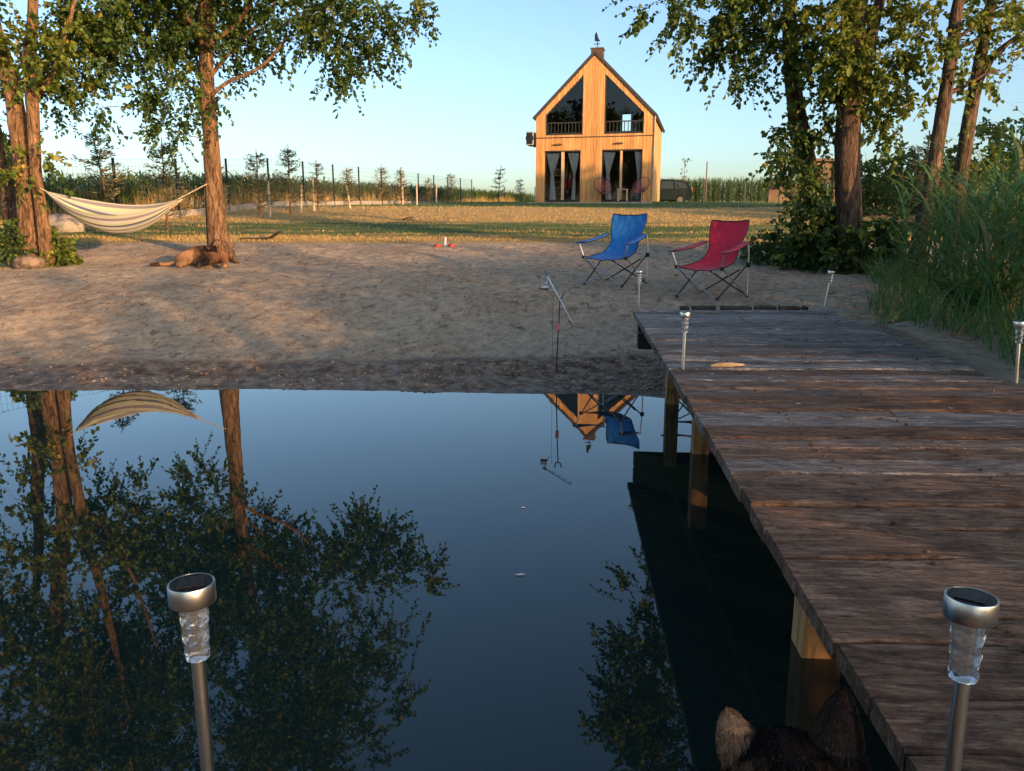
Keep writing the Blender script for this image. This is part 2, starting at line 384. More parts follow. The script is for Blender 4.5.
wmb = MB(); wmb.add([(-60,-40,0),(5.4,-40,0),(5.4,9.2,0),(-60,9.2,0)], [(0,1,2,3)]); tag(wmb.build('pond_water', M['water']), kind='structure')

# ------------------------------------------------------------------ vectorised leaves
def leaves_mesh(base, dirs, nrm, length, width, fold=.25):
    """two quads per leaf folded on the midrib"""
    n = len(base); L = length[:, None]; Wd = width[:, None]
    d = dirs/np.linalg.norm(dirs, axis=1, keepdims=True)
    side = np.cross(d, nrm); side /= (np.linalg.norm(side, axis=1, keepdims=True)+1e-9); nn = np.cross(side, d)
    p0 = base; tip = base + d*L - nn*L*.12
    l1 = base + d*L*.3 - side*Wd*.5 + nn*Wd*fold; l2 = base + d*L*.72 - side*Wd*.42 + nn*Wd*fold
    r1 = base + d*L*.3 + side*Wd*.5 + nn*Wd*fold; r2 = base + d*L*.72 + side*Wd*.42 + nn*Wd*fold
    V = np.stack([p0, l1, l2, tip, r2, r1], 1).reshape(-1, 3)
    b = (np.arange(n)*6)[:, None]
    Fc = np.concatenate([b+np.array([[0, 3, 2, 1]]), b+np.array([[0, 5, 4, 3]])], 0)
    return V, Fc
def unit(v): return v/(np.linalg.norm(v, axis=-1, keepdims=True)+1e-9)
def sprigs(blobs, per_m3=None, leaf=.085, n_leaf=13, spr_len=.38, droop=.35, seed=0):
    """blobs: (centre, (rx,ry,rz), n_sprigs). returns leaf arrays + twig segment list"""
    g = np.random.default_rng(seed); B = []; Dd = []; Nn = []; Ls = []; twig = []; rnd = []
    for c, r, n in blobs:
        if n <= 0: continue
        c = np.array(c, float); r = np.array(r, float)
        q = unit(g.normal(size=(n, 3))); rad = g.uniform(.15, 1, (n, 1))**.55
        # patchy: push sprigs into sub clusters
        k = max(2, n//7); cl = unit(g.normal(size=(k, 3)))*(g.uniform(.2, 1.0, (k, 1))**.5); which = g.integers(0, k, n)
        q = np.where(g.random((n, 1)) < .72, cl[which] + g.normal(scale=.17, size=(n, 3)), q*rad)
        p = c + q*r
        szv = g.uniform(.7, 1.25, n)
        d = unit(unit(q)*.8 + g.normal(scale=.55, size=(n, 3)) + np.array([0, 0, -droop])); ln = spr_len*g.uniform(.6, 1.4, n)
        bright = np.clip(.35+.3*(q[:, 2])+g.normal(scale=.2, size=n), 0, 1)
        for j in range(n_leaf):
            t = (j+1)/n_leaf
            pos = p + d*(ln*t)[:, None] + np.array([0, 0, -1])*(ln*t*t*.25)[:, None]
            sd = unit(np.cross(d, g.normal(size=(n, 3))))
            ld = unit(d*.55 + sd*(1.0 if j < n_leaf-1 else .2) + np.array([0, 0, -.25]))
            B.append(pos); Dd.append(ld); Nn.append(unit(g.normal(scale=.6, size=(n, 3))+np.array([0, 0, 1.0])))
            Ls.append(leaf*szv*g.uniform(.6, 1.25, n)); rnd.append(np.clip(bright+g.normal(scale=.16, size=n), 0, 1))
        twig.append((p, p+d*ln[:, None]*.5, p+d*ln[:, None]+np.array([0, 0, -1])*(ln*.25)[:, None]))
    return np.concatenate(B), np.concatenate(Dd), np.concatenate(Nn), np.concatenate(Ls), np.concatenate(rnd), twig
def crown(blobs, matl, parent, leaf=.085, seed=0, **kw):
    B, Dd, Nn, Ls, rd, tw = sprigs(blobs, leaf=leaf, seed=seed, **kw)
    V, Fc = leaves_mesh(B, Dd, Nn, Ls, Ls*.78)
    # thin twigs as 3 sided prisms made of quads
    for a, b, c in tw:
        for p, q, w in ((a, b, .004), (b, c, .003)):
            d = unit(q-p); s1 = unit(np.cross(d, np.array([.3, .5, 1.])))*w; s2 = np.cross(d, s1)
            o0 = len(V); n = len(p)
            vv = np.stack([p+s1, p-.5*s1+.87*s2, p-.5*s1-.87*s2, q+s1, q-.5*s1+.87*s2, q-.5*s1-.87*s2], 1).reshape(-1, 3)
            bb = o0+(np.arange(n)*6)[:, None]
            V = np.concatenate([V, vv]); Fc = np.concatenate([Fc]+[bb+np.array([f]) for f in ([0, 1, 4, 3], [1, 2, 5, 4], [2, 0, 3, 5])])
    rv = np.repeat(rd, 6); rv = np.concatenate([rv, np.zeros(len(V)-len(rv))])
    return npmesh('crown', V, Fc, matl, parent, attr={'rnd': ('POINT', rv)})
def wobble(p0, p1, n, amp, g, sag=0):
    p0 = Vector(p0); p1 = Vector(p1); L = (p1-p0).length; out = []
    ph = [g.uniform(0, 6) for _ in range(4)]
    for i in range(n+1):
        t = i/n; q = p0.lerp(p1, t); e = math.sin(math.pi*t)
        q = q + Vector((math.sin(t*5+ph[0])*amp, math.sin(t*4+ph[1])*amp, math.sin(t*6+ph[2])*amp*.5))*e*L + Vector((0, 0, -sag*e*L))
        out.append(q)
    return out
def smooth_path(pts, rad, k=5):
    """Catmull-Rom"""
    P_ = [Vector(p) for p in pts]; out = []; ro = []
    for i in range(len(P_)-1):
        a = P_[max(i-1, 0)]; b = P_[i]; c = P_[i+1]; d = P_[min(i+2, len(P_)-1)]
        for j in range(k):
            t = j/k
            out.append(.5*((2*b)+(c-a)*t+(2*a-5*b+4*c-d)*t*t+(3*b-a-3*c+d)*t**3)); ro.append(rad[i]*(1-t)+rad[i+1]*t)
    out.append(P_[-1]); ro.append(rad[-1]); return out, ro
def trunk_tube(mb, pts, rad, n=16, rough=.06, seed=0):
    p, r = smooth_path(pts, rad, 7); b = len(mb.v); mb.tube(p, r, n)
    # ridged bark outline
    for i in range(len(p)):
        for k in range(n):
            v = Vector(mb.v[b+i*n+k]); c = p[i]; f = 1+rough*(2*float(vnoise(np.array([k*.9+seed*7]), np.array([i*.45]), seed)) - 1) + .5*rough*math.sin(k*2*math.pi/n*3+seed)
            mb.v[b+i*n+k] = tuple(c+(v-c)*f)
    return p, r
def nearest(p, path, rad, zmax=None):
    best = None
    for q, r in zip(path, rad):
        if q.z > p.z + .0: continue
        d = (q-p).length + .6*max(0, .25*(p-q).length - (p.z-q.z))
        if best is None or d < best[0]: best = (d, q, r)
    return best if best else (0, path[0], rad[0])

def tree(name, label, cat, stems, blobs, leafm, barkm, leaf=.085, seed=0, group=None, limb=True, extra=None, **kw):
    """stems: list of (points, radii). blobs: (centre,(r),n)"""
    base = stems[0][0][0]
    root = empty(name, label, cat, (base[0], base[1], base[2]), 0, group)
    off = Vector(base)
    mb = MB(); paths = []; g = random.Random(seed)
    for k, (pts, rad) in enumerate(stems):
        pts = [Vector(p)-off for p in pts]
        if len(pts) > 1 and rad[0] > .09 and k == 0:
            pts = [pts[0]+Vector((0, 0, -.25)), pts[0]+Vector((0, 0, .02)), pts[0].lerp(pts[1], .12)] + pts[1:]
            rad = [rad[0]*1.2, rad[0]*1.14, rad[0]*1.0] + list(rad[1:])
        p, r = trunk_tube(mb, pts, rad, 16 if rad[0] > .06 else 8, .07, seed+k); paths.append((p, r))
    P_ = [q for p, r in paths for q in p]; R_ = [q for p, r in paths for q in r]
    bl = [(Vector(c)-off, r, n) for c, r, n in blobs]
    if limb:
        nodes = [(q, rr, 0) for q, rr in zip(P_, R_)]
        def cost(c):
            best = None
            for q, rr, dep in nodes:
                d = (q-c).length
                if d < 1e-4: continue
                dz = (c.z-q.z)
                k = d + (.9 if dz < -.05*d and dep == 0 else 0)*d*.35 + max(0, .35*d-dz)*.5
                if best is None or k < best[0]: best = (k, q, rr, dep)
            return best
        todo = sorted(bl, key=lambda e: cost(e[0])[0])
        for c, r, n in todo:
            _, q, rr, dep = cost(c); L = (c-q).length
            if L < .12: continue
            r0 = min(rr*.45, .005+.008*L) if dep == 0 else max(.004, min(rr*.8, .004+.008*L))
            w = wobble(q, c, 7, .06, g, -.05); ra = [r0*(1-.75*i/7)+.0015 for i in range(8)]
            mb.tube(w, ra, 6); nodes += [(w[i], ra[i], 1) for i in range(2, 8)]
            for _ in range(min(4, 1+n//14)):
                e = c + Vector([g.uniform(-1, 1)*r[i]*.85 for i in range(3)]); s0 = w[g.randint(3, 6)]
                mb.tube(wobble(s0, e, 5, .06, g), [r0*.4*(1-.8*i/5)+.0015 for i in range(6)], 4)
    if extra: extra(mb, off)
    mb.build('trunk', barkm, root, smooth=True)
    crown([(tuple(c), r, n) for c, r, n in bl], leafm, root, leaf, seed, **kw)
    return root
def pb(x, y, D, rp, n, flat=1.0):
    """foliage clump seen round pixel x,y at distance D with a radius of rp pixels there"""
    c = P(x, y, D); r = rp*D/FPX; return (c, (r, r*1.1, r*flat), n)
def pst(lst, D0, D1=None):
    D1 = D0 if D1 is None else D1; pts = []; rad = []; n = len(lst)
    for i, (x, y, w) in enumerate(lst):
        D = D0+(D1-D0)*i/(n-1); pts.append(P(x, y, D)); rad.append(w*.44*D/FPX)
    return pts, rad
def vol(c, r, k, n_each, rr, seed):
    """k clumps filling an ellipsoid"""
    g = np.random.default_rng(seed); out = []
    for i in range(k):
        q = unit(g.normal(size=3))*g.uniform(.25, 1)**.5
        out.append((Vector(np.array(c)+q*np.array(r)), (rr*g.uniform(.7, 1.3),)*3, n_each))
    return out

# ---- tree A: multi stemmed, far left
A = pst([(34,266,30),(30,215,24),(22,150,20),(13,95,18),(1,50,15)], 12.0, 12.2)
A[0].append(A[0][-1]+Vector((-.35, .1, 1.6))); A[1].append(.12); A[0].append(A[0][-1]+Vector((-.2, .1, 2.2))); A[1].append(.06)
A2 = pst([(49,264,16),(42,215,13),(36,165,11),(33,110,13),(29,60,12),(33,0,10)], 11.85, 12.0)
A2[0].append(A2[0][-1]+Vector((.25, .0, 2.4))); A2[1].append(.035)
A3 = pst([(35,98,7),(52,75,5),(64,35,5),(75,-5,4)], 12.0, 12.1); A3[0].append(A3[0][-1]+Vector((.3, 0, 1.5))); A3[1].append(.012)
blA = [pb(20,20,12,30,26), pb(12,60,11.8,22,16), pb(45,48,11.7,18,16), pb(62,18,12.2,22,22), pb(32,75,12,12,8),
       pb(75,45,12.3,18,18), pb(24,172,11.7,14,8), pb(38,160,11.6,8,5), pb(2,120,12.3,15,4), pb(-25,30,12.5,45,46), pb(-40,100,12.6,35,20)]
blA = [(c, r, int(n*1.4)) for c, r, n in blA]
blA += vol((-7.9, 12.3, 7.0), (2.1, 1.7, 2.6), 36, 36, .55, 3)
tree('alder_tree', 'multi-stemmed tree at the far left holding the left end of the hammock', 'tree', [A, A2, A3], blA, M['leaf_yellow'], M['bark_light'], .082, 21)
# leaning stem at frame edge
Bst = pst([(26,262,30),(14,215,24),(2,160,16),(-16,95,13),(-30,30,11)], 12.5, 12.9); Bst[0].append(Bst[0][-1]+Vector((-.4, 0, 2.))); Bst[1].append(.03)
tree('leaning_tree', 'slender leaning tree cut by the left edge, behind the multi-stemmed tree', 'tree', [Bst], [pb(-40,40,12.8,34,24), pb(-12,135,12.7,9,3), pb(3,175,12.6,9,4)]+vol((-9.6, 12.9, 6.2), (1.2, 1.2, 1.6), 9, 18, .5, 5), M['leaf'], M['bark'], .08, 22)
# ---- tree C: single trunk right of hammock
C = pst([(221,252,26),(215,205,20),(212,150,17),(208,100,15),(206,50,15),(205,5,15)], 12.7, 12.7)
C[0].append(Vector((C[0][-1].x+.05, 12.7, 6.2))); C[1].append(.10); C[0].append(Vector((C[0][-1].x+.15, 12.6, 8.2))); C[1].append(.06); C[0].append(Vector((C[0][-1].x-.1, 12.6, 9.8))); C[1].append(.02)
blC = [pb(95,22,12.9,32,44), pb(88,58,12.9,20,26), pb(82,92,12.8,14,12), pb(95,105,12.8,9,6), pb(125,42,12.6,28,36), pb(142,12,12.6,30,36),
       pb(168,62,12.7,24,24), pb(178,25,12.9,28,30), pb(172,95,12.6,16,12), pb(168,128,12.6,14,9), pb(182,135,12.6,10,5), pb(160,105,12.6,10,6), pb(200,82,12.3,12,7), pb(192,112,12.4,9,4), pb(218,22,12.4,16,12),
       pb(232,48,13.2,22,16), pb(252,14,12.9,26,22), pb(246,42,12.8,14,9), pb(284,18,12.8,24,24), pb(292,40,12.6,10,6), pb(312,10,12.7,24,24), pb(330,32,12.6,22,24), pb(343,52,12.6,16,14), pb(341,75,12.6,10,7), pb(372,42,12.5,10,6), pb(370,68,12.5,7,3),
       pb(360,8,12.5,18,14), pb(388,14,12.4,18,12), pb(412,14,12.3,14,9), pb(428,22,12.3,7,3), pb(222,98,12.5,7,3), pb(60,78,13,16,12), pb(60,100,13,12,8)]
blC = [(c, r, int(n*2.3)) for c, r, n in blC]
blC += [(c, r, n) for c, r, n in vol((-4.9, 12.8, 6.9), (2.9, 2.0, 2.6), 78, 44, .55, 9)]
blC += [(c, r, n) for c, r, n in vol((-2.9, 12.6, 5.6), (.9, 1.0, 1.2), 10, 18, .42, 10)]
def limbsC(mb, off):
    for lst, D in (([(208,98,5),(228,82,4),(262,66,3.4),(295,30,2.6),(330,5,2)], 12.6), ([(209,78,5),(232,50,4),(262,20,3),(280,-5,2)], 12.8), ([(207,60,6),(195,30,4),(176,0,3)], 12.7), ([(206,45,6),(238,22,5),(255,-8,3)], 12.5)):
        p, r = pst(lst, D); p, r = smooth_path([q-off for q in p], r, 4); mb.tube(p, r, 7)
    for lst in ([(219,240,6),(211,255,10),(203,265,3)], [(222,240,6),(231,255,9),(239,265,3)], [(220,240,6),(223,258,10),(223,268,3)]):
        p, r = pst(lst, 12.5, 12.2); p, r = smooth_path([q-off for q in p], r, 4); mb.tube(p, r, 8)
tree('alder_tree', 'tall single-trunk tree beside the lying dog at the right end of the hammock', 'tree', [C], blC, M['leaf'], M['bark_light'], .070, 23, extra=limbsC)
# ---- right group
D1 = pst([(832,262,24),(818,210,22),(803,150,22),(794,90,17),(790,40,15),(790,0,14)], 11.9, 11.8)
D1[0].append(D1[0][-1]+Vector((-.15, 0, 1.8))); D1[1].append(.07); D1[0].append(D1[0][-1]+Vector((-.3, 0, 1.8))); D1[1].append(.025)
blD1 = [pb(655,2,11.4,16,10), pb(684,12,11.5,22,18), pb(708,22,11.6,20,18), pb(722,45,11.6,16,12), pb(738,62,11.6,13,9), pb(750,80,11.6,8,4), pb(728,70,11.6,8,4), pb(742,20,11.7,24,24), pb(768,14,11.8,20,16), pb(762,45,11.8,14,8), pb(792,20,11.5,22,14), pb(815,40,11.6,16,9), pb(780,60,11.6,9,4),
        pb(790,128,11.5,15,9), pb(812,122,11.6,12,8), pb(781,145,11.5,10,5), pb(800,160,11.3,13,9), pb(818,172,11.4,12,8), pb(826,140,11.7,12,8), pb(797,185,11.4,12,7)]
blD1 = [(c, r, int(n*1.9)) for c, r, n in blD1]
blD1 += vol((2.9, 11.6, 6.3), (1.35, 1.5, 1.9), 34, 40, .45, 12)
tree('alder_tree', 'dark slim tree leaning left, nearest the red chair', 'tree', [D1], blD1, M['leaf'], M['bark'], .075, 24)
D2 = pst([(852,262,30),(849,200,27),(848,150,26),(850,100,25),(853,50,27),(856,0,24)], 11.2, 11.2)
D2[0].append(D2[0][-1]+Vector((.1, 0, 1.8))); D2[1].append(.13); D2[0].append(D2[0][-1]+Vector((.1, 0, 2.6))); D2[1].append(.04)
D2b = pst([(856,110,17),(866,60,14),(876,15,12),(890,-30,9)], 11.15); D2b[0].append(D2b[0][-1]+Vector((.5, 0, 2))); D2b[1].append(.03)
blD2 = [pb(852,72,10.9,20,20), pb(838,55,10.9,16,14), pb(870,60,10.8,16,15), pb(845,28,11,22,20), pb(880,25,11,22,20), pb(905,20,11.1,16,14), pb(888,45,10.9,16,14), pb(822,22,11,20,18), pb(815,70,11.2,10,6), pb(868,95,11.2,12,8), pb(886,80,11.2,10,5), pb(888,105,11.2,10,7), pb(902,118,11.2,9,6), pb(895,92,11.3,9,5), pb(908,98,11.3,7,3), pb(924,105,11.3,7,3), pb(875,115,11.3,8,4), pb(830,100,11.2,14,8), pb(836,90,11.1,10,6), pb(800,5,11.2,20,16)]
blD2 = [(c, r, int(n*1.5)) for c, r, n in blD2]
blD2 += vol((4.9, 11.2, 6.9), (1.7, 1.6, 2.4), 30, 22, .5, 14)
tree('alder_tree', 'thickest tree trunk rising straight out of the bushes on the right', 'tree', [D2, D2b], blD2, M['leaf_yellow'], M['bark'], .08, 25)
E1 = pst([(912,280,19),(922,225,16),(934,165,15),(944,100,14),(953,45,13),(963,-15,11)], 10.3, 10.5)
E1[0].append(E1[0][-1]+Vector((.5, 0, 2.2))); E1[1].append(.05); E1[0].append(E1[0][-1]+Vector((.4, 0, 1.6))); E1[1].append(.02)
blE1 = [pb(945,62,10.3,13,9), pb(958,50,10.3,10,6), pb(938,38,10.4,8,4), pb(960,25,10.4,8,4), pb(928,8,10.4,14,8), pb(962,88,10.5,5,2)]+vol((6.6, 10.6, 6.4), (1.3, 1.2, 1.7), 17, 20, .5, 15)
def limbE(mb, off):
    for lst, D in (([(945,95,6),(962,88,4),(985,74,3),(1000,70,2)], 10.4), ([(951,42,5),(965,33,4),(980,20,2)], 10.4), ([(951,50,5),(968,44,4),(985,35,2)], 10.4)):
        p, r = pst(lst, D); mb.tube([q-off for q in p], r, 6)
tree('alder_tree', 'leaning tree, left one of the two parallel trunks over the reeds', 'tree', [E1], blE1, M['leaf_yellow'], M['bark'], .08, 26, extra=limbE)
E2 = pst([(950,290,19),(955,230,16),(963,160,15),(972,105,14),(982,50,12),(994,-5,11)], 11.4, 11.4)
E2[0].append(E2[0][-1]+Vector((.5, 0, 2.0))); E2[1].append(.05); E2[0].append(E2[0][-1]+Vector((.4, 0, 1.8))); E2[1].append(.02)
blE2 = [pb(992,12,11.2,17,14), pb(1015,8,11.2,17,14), pb(975,8,11.3,12,8), pb(1008,66,11.3,9,5), pb(1012,28,11.2,8,4), pb(978,62,11.2,7,3), pb(985,85,11.4,6,3), pb(1030,30,11.3,14,9)]+vol((8.3, 11.4, 6.6), (1.5, 1.3, 1.8), 18, 20, .5, 16)
def limbE2(mb, off):
    for lst, D in (([(975,92,6),(992,60,5),(1010,42,4),(1030,38,3)], 11.4), ([(973,98,5),(995,52,4),(1024,30,2)], 11.3)):
        p, r = pst(lst, D); mb.tube([q-off for q in p], r, 6)
tree('alder_tree', 'leaning tree, right one of the two parallel trunks over the reeds', 'tree', [E2], blE2, M['leaf_yellow'], M['bark'], .08, 27, extra=limbE2)

# ---- bushes and plants
def bush(name, label, x, y, r, h, n, m, leaf, seed, cat='bush', group=None, zb=None, lean=0):
    z = H(x, y) if zb is None else zb; g = random.Random(seed)
    root = empty(name, label, cat, (x, y, z), 0, group); mb = MB()
    bl = []
    for i in range(n):
        a = g.uniform(0, 6.28); q = g.uniform(0, 1)**.5*r; zz = g.uniform(.08, 1)*h*(1-.35*(q/r)**2)
        c = Vector((math.cos(a)*q+lean*zz, math.sin(a)*q, zz)); bl.append((tuple(c), (.24*r+.05,)*3, 12))
        mb.tube(wobble((math.cos(a)*q*.2, math.sin(a)*q*.2, -.05), c, 5, .05, g), [.012, .011, .009, .007, .005, .003], 5)
    mb.build('stem', M['bark'], root); f = crown(bl, m, root, leaf, seed, n_leaf=7, spr_len=.2); f.name = 'foliage'
    return root
bush('shrub', 'dense dark green shrub at the foot of the slim leaning tree by the red chair', 4.3, 11.5, .42, .95, 26, M['leaf'], .085, 31)
bush('shrub', 'leafy shrub at the foot of the thickest trunk beside the reeds', 4.8, 10.6, .40, .8, 22, M['leaf'], .085, 32)
bush('shrub', 'low arching shrub spreading left over the sand behind the red chair', 3.95, 12.2, .35, .5, 10, M['leaf'], .08, 33)
bush('shrub', 'small yellow-green bush at the right foot of the hammock tree', -6.8, 12.05, .16, .62, 9, M['leaf_yellow'], .08, 34)
bush('shrub', 'small yellow-green bush at the left edge behind the multi-stemmed tree', -8.1, 12.6, .22, .5, 9, M['leaf_yellow'], .08, 35)
bush('ivy', 'leafy shoots climbing the lower trunk of the multi-stemmed tree', -7.3, 11.75, .12, .7, 6, M['leaf'], .07, 36, cat='climbing plant')
# stone at trunk foot
def rock(name, label, x, y, s, m, seed, cat='stone'):
    g = np.random.default_rng(seed); bm = bmesh.new(); bmesh.ops.create_icosphere(bm, subdivisions=3, radius=1)
    for v in bm.verts:
        c = v.co; f = 1+.35*float(fbm(np.array([c.x*1.3+seed]), np.array([c.y*1.3+c.z*1.7]), 3, seed)[0]); v.co = Vector((c.x*s[0], c.y*s[1], c.z*s[2]))*f
    me = bpy.data.meshes.new(name); bm.to_mesh(me); bm.free(); me.materials.append(m); me.polygons.foreach_set('use_smooth', [True]*len(me.polygons))
    o = bpy.data.objects.new(name, me); COL.objects.link(o); o.location = (x, y, H(x, y)+s[2]*.35); tag(o, label, cat); return o
M['stone'] = noisy('stone', [(.38, (.05, .035, .025)), (.6, (.24, .17, .12))], 9, .9, .5)
rock('stone', 'rough brown stone at the foot of the multi-stemmed tree', -6.95, 11.45, (.22, .16, .14), M['stone'], 3)
rock('stone', 'pale boulder by the fence below the left end of the hammock', -10.1, 18.0, (.55, .3, .3), M['concrete'], 5)

# ------------------------------------------------------------------ reeds (stuff) and lawn grass
def blade_strip(base, azi, length, width, rise, bend, segs=5):
    """arching strap leaves: V,F arrays"""
    n = len(base); dirh = np.stack([np.cos(azi), np.sin(azi), np.zeros(n)], -1); side = np.stack([-np.sin(azi), np.cos(azi), np.zeros(n)], -1)
    rows = []
    p = base.copy(); ang = rise.copy(); st = length/segs
    for i in range(segs+1):
        t = i/segs; w = width*(1-t)**.7*(.55+1.2*t*(1-t)*1.6) if True else width
        rows.append(np.stack([p-side*w[:, None]*.5, p+side*w[:, None]*.5], 1))
        p = p + (dirh*np.cos(ang)[:, None] + np.array([0, 0, 1])*np.sin(ang)[:, None])*st[:, None]
        ang = ang - bend/segs
    V = np.stack(rows, 1).reshape(-1, 3); k = 2*(segs+1); b = (np.arange(n)*k)[:, None]
    Fc = np.concatenate([b+np.array([[2*i, 2*i+1, 2*i+3, 2*i+2]]) for i in range(segs)], 0)
    return V, Fc, k
def reeds(name, pts, seed, label, hmin=.95, hmax=1.45, nl=8):
    g = np.random.default_rng(seed); n = len(pts); z = height(pts[:, 0], pts[:, 1], False)
    base = np.column_stack([pts, z]); h = g.uniform(hmin, hmax, n); lean = g.normal(scale=.10, size=(n, 2))
    Vs = []; Fs = []; Rs = []; o0 = 0
    # stems as narrow crossing strips
    for a in (0, math.pi/2):
        sd = np.array([math.cos(a), math.sin(a), 0])*.0045
        top = base + np.column_stack([lean*h[:, None], h]); mid = base+np.column_stack([lean*h[:, None]*.3, h*.5])
        V = np.stack([base-sd, base+sd, mid-sd, mid+sd, top-sd*.4, top+sd*.4], 1).reshape(-1, 3); b = (np.arange(n)*6)[:, None]
        Vs.append(V); Fs.append(o0+np.concatenate([b+np.array([[0, 1, 3, 2]]), b+np.array([[2, 3, 5, 4]])])); Rs.append(np.repeat(g.uniform(.3, .8, n), 6)); o0 += len(V)
    for j in range(nl):
        t = .18+.8*(j+g.uniform(-.3, .3, n))/nl; t = np.clip(t, .1, 1)
        bp = base + np.column_stack([lean*(h*t*t)[:, None], h*t])
        V, Fc, k = blade_strip(bp, g.uniform(0, 6.283, n), g.uniform(.4, .95, n)*(1.1-.4*t), g.uniform(.02, .042, n), g.uniform(.35, 1.2, n), g.uniform(.5, 2.0, n), 5)
        Vs.append(V); Fs.append(Fc+o0); r = np.clip(g.normal(.4, .2, n)+(g.random(n) < .14)*.6, 0, 1); Rs.append(np.repeat(r, k)); o0 += len(V)
    o = npmesh(name, np.concatenate(Vs), np.concatenate(Fs), M['reed'], attr={'rnd': ('POINT', np.concatenate(Rs))})
    tag(o, label, 'reeds', kind='stuff'); return o
def right_bound(y): return np.interp(y, [2, 4.1, 5.2, 6.5, 7.9, 10.4, 13], [2.45, 2.6, 2.85, 3.15, 3.65, 4.7, 5.6])+.08*np.sin(y*3)
g = np.random.default_rng(5)
pt = g.uniform([2.6, 2.2], [9.5, 10.6], (1700, 2)); pt = pt[height(pt[:, 0], pt[:, 1], False) > .3]; pt = pt[(pt[:, 0] > right_bound(pt[:, 1])+.25) & (pt[:, 0] < .72*pt[:, 1]+2.2)]
pt = pt[~((pt[:, 1] > 8.6) & (pt[:, 0] < 5.3))]
reeds('reeds', pt, 6, 'tall green reeds crowding the bank right of the pier')
pt = g.uniform([2.6, -14], [8, 2.2], (2600, 2)); pt = pt[(height(pt[:, 0], pt[:, 1], False) > .15) & ~((pt[:, 1] < 1.2) & (pt[:, 1] > -3.4) & (g.random(len(pt)) < .82))]
reeds('reeds', pt, 8, 'reeds along the bank behind the photographer', 1.1, 1.75, 8)
# low weeds at the reed edge
n = 1500; yy = g.uniform(3.3, 10.5, n); xx = right_bound(yy)+np.abs(g.normal(0, .35, n)); zz = height(xx, yy, False)
V, Fc, k = blade_strip(np.column_stack([xx, yy, zz]), g.uniform(0, 6.28, n), g.uniform(.15, .6, n), g.uniform(.006, .016, n), g.uniform(.9, 1.5, n), g.uniform(.3, 1.8, n), 4)
tag(npmesh('grass_tufts', V, Fc, M['reed'], attr={'rnd': ('POINT', np.repeat(np.clip(g.normal(.5, .25, n), 0, 1), k))}), 'long grass along the foot of the reeds', 'grass', kind='stuff')
def fern(x, y, h, label, seed):
    g = np.random.default_rng(seed); z = H(x, y); root = empty('fern', label, 'fern', (x, y, z)); B = []; Dr = []; L = []
    for i in range(9):
        a = i*.7+g.uniform(-.2, .2); ang = 1.25; p = np.zeros(3); st = h/14
        for j in range(15):
            d = np.array([math.cos(a)*math.cos(ang), math.sin(a)*math.cos(ang), math.sin(ang)]); s = np.array([-math.sin(a), math.cos(a), .0])
            if j > 1:
                for q in (-1, 1): B.append(p.copy()); Dr.append(s*q+d*.35); L.append(h*.26*(1-abs(j-4)/13)*(1.05 if j < 12 else .6))
            p = p+d*st; ang -= .09
    B = np.array(B); Dr = np.array(Dr); L = np.array(L); V, Fc = leaves_mesh(B, Dr, np.tile([0, 0, 1.], (len(B), 1))+g.normal(scale=.2, size=(len(B), 3)), L, L*.33, .1)
    npmesh('fronds', V, Fc, M['fern'], root, attr={'rnd': ('POINT', np.repeat(g.uniform(.2, .9, len(B)), 6))})
fern(3.35, 5.75, .62, 'bright green fern in front of the reeds, the taller one', 1)
fern(3.75, 6.3, .5, 'smaller bright green fern at the reed edge left of the tall fern', 2)
# lawn grass
def lawn(name, n, y0, y1, hh, matl, sel, label, seed):
    g = np.random.default_rng(seed); u = g.random(n); yy = 1/((1/y0)*(1-u)+(1/y1)*u); xx = g.uniform(-.72, .72, n)*yy
    st = straw_of(yy, xx)+1.1*fbm(xx*.45, yy*2.1, 4, 3); keep = (st > .5) if sel else (st <= .5)
    keep &= (14.95+1.0*fbm(xx*1.5, yy*3, 3, 9) < yy)
    xx = xx[keep]; yy = yy[keep]; n = len(xx); zz = height(xx, yy)
    L = hh*g.uniform(.5, 1.5, n)
    V, Fc, k = blade_strip(np.column_stack([xx, yy, zz-.005]), g.uniform(0, 6.28, n), L, g.uniform(.008, .018, n)*(yy/16), g.uniform(.35, 1.4, n), g.uniform(.2, 1.4, n), 2)
    tag(npmesh(name, V, Fc, matl, attr={'rnd': ('POINT', np.repeat(np.clip(g.normal(.45, .25, n), 0, 1), k))}), label, 'grass', kind='stuff')
lawn('green_grass', 80000, 14.3, 46, .055, M['grass'], False, 'green grass of the lawn between the beach and the house', 3)
lawn('dry_grass', 170000, 14.3, 40, .048, M['straw'], True, 'dry yellow mown grass in front of the house', 4)
# left verge grass by the multi-stemmed tree
n = 2500; xx = g.uniform(-10, -7.35, n); yy = g.uniform(11.2, 14.5, n); zz = height(xx, yy)
V, Fc, k = blade_strip(np.column_stack([xx, yy, zz]), g.uniform(0, 6.28, n), g.uniform(.05, .16, n), g.uniform(.01, .016, n), g.uniform(.6, 1.4, n), g.uniform(.2, 1.4, n), 3)
tag(npmesh('grass_verge', V, Fc, M['grass'], attr={'rnd': ('POINT', np.repeat(g.random(n), k))}), 'green grass at the left edge behind the stone', 'grass', kind='stuff')

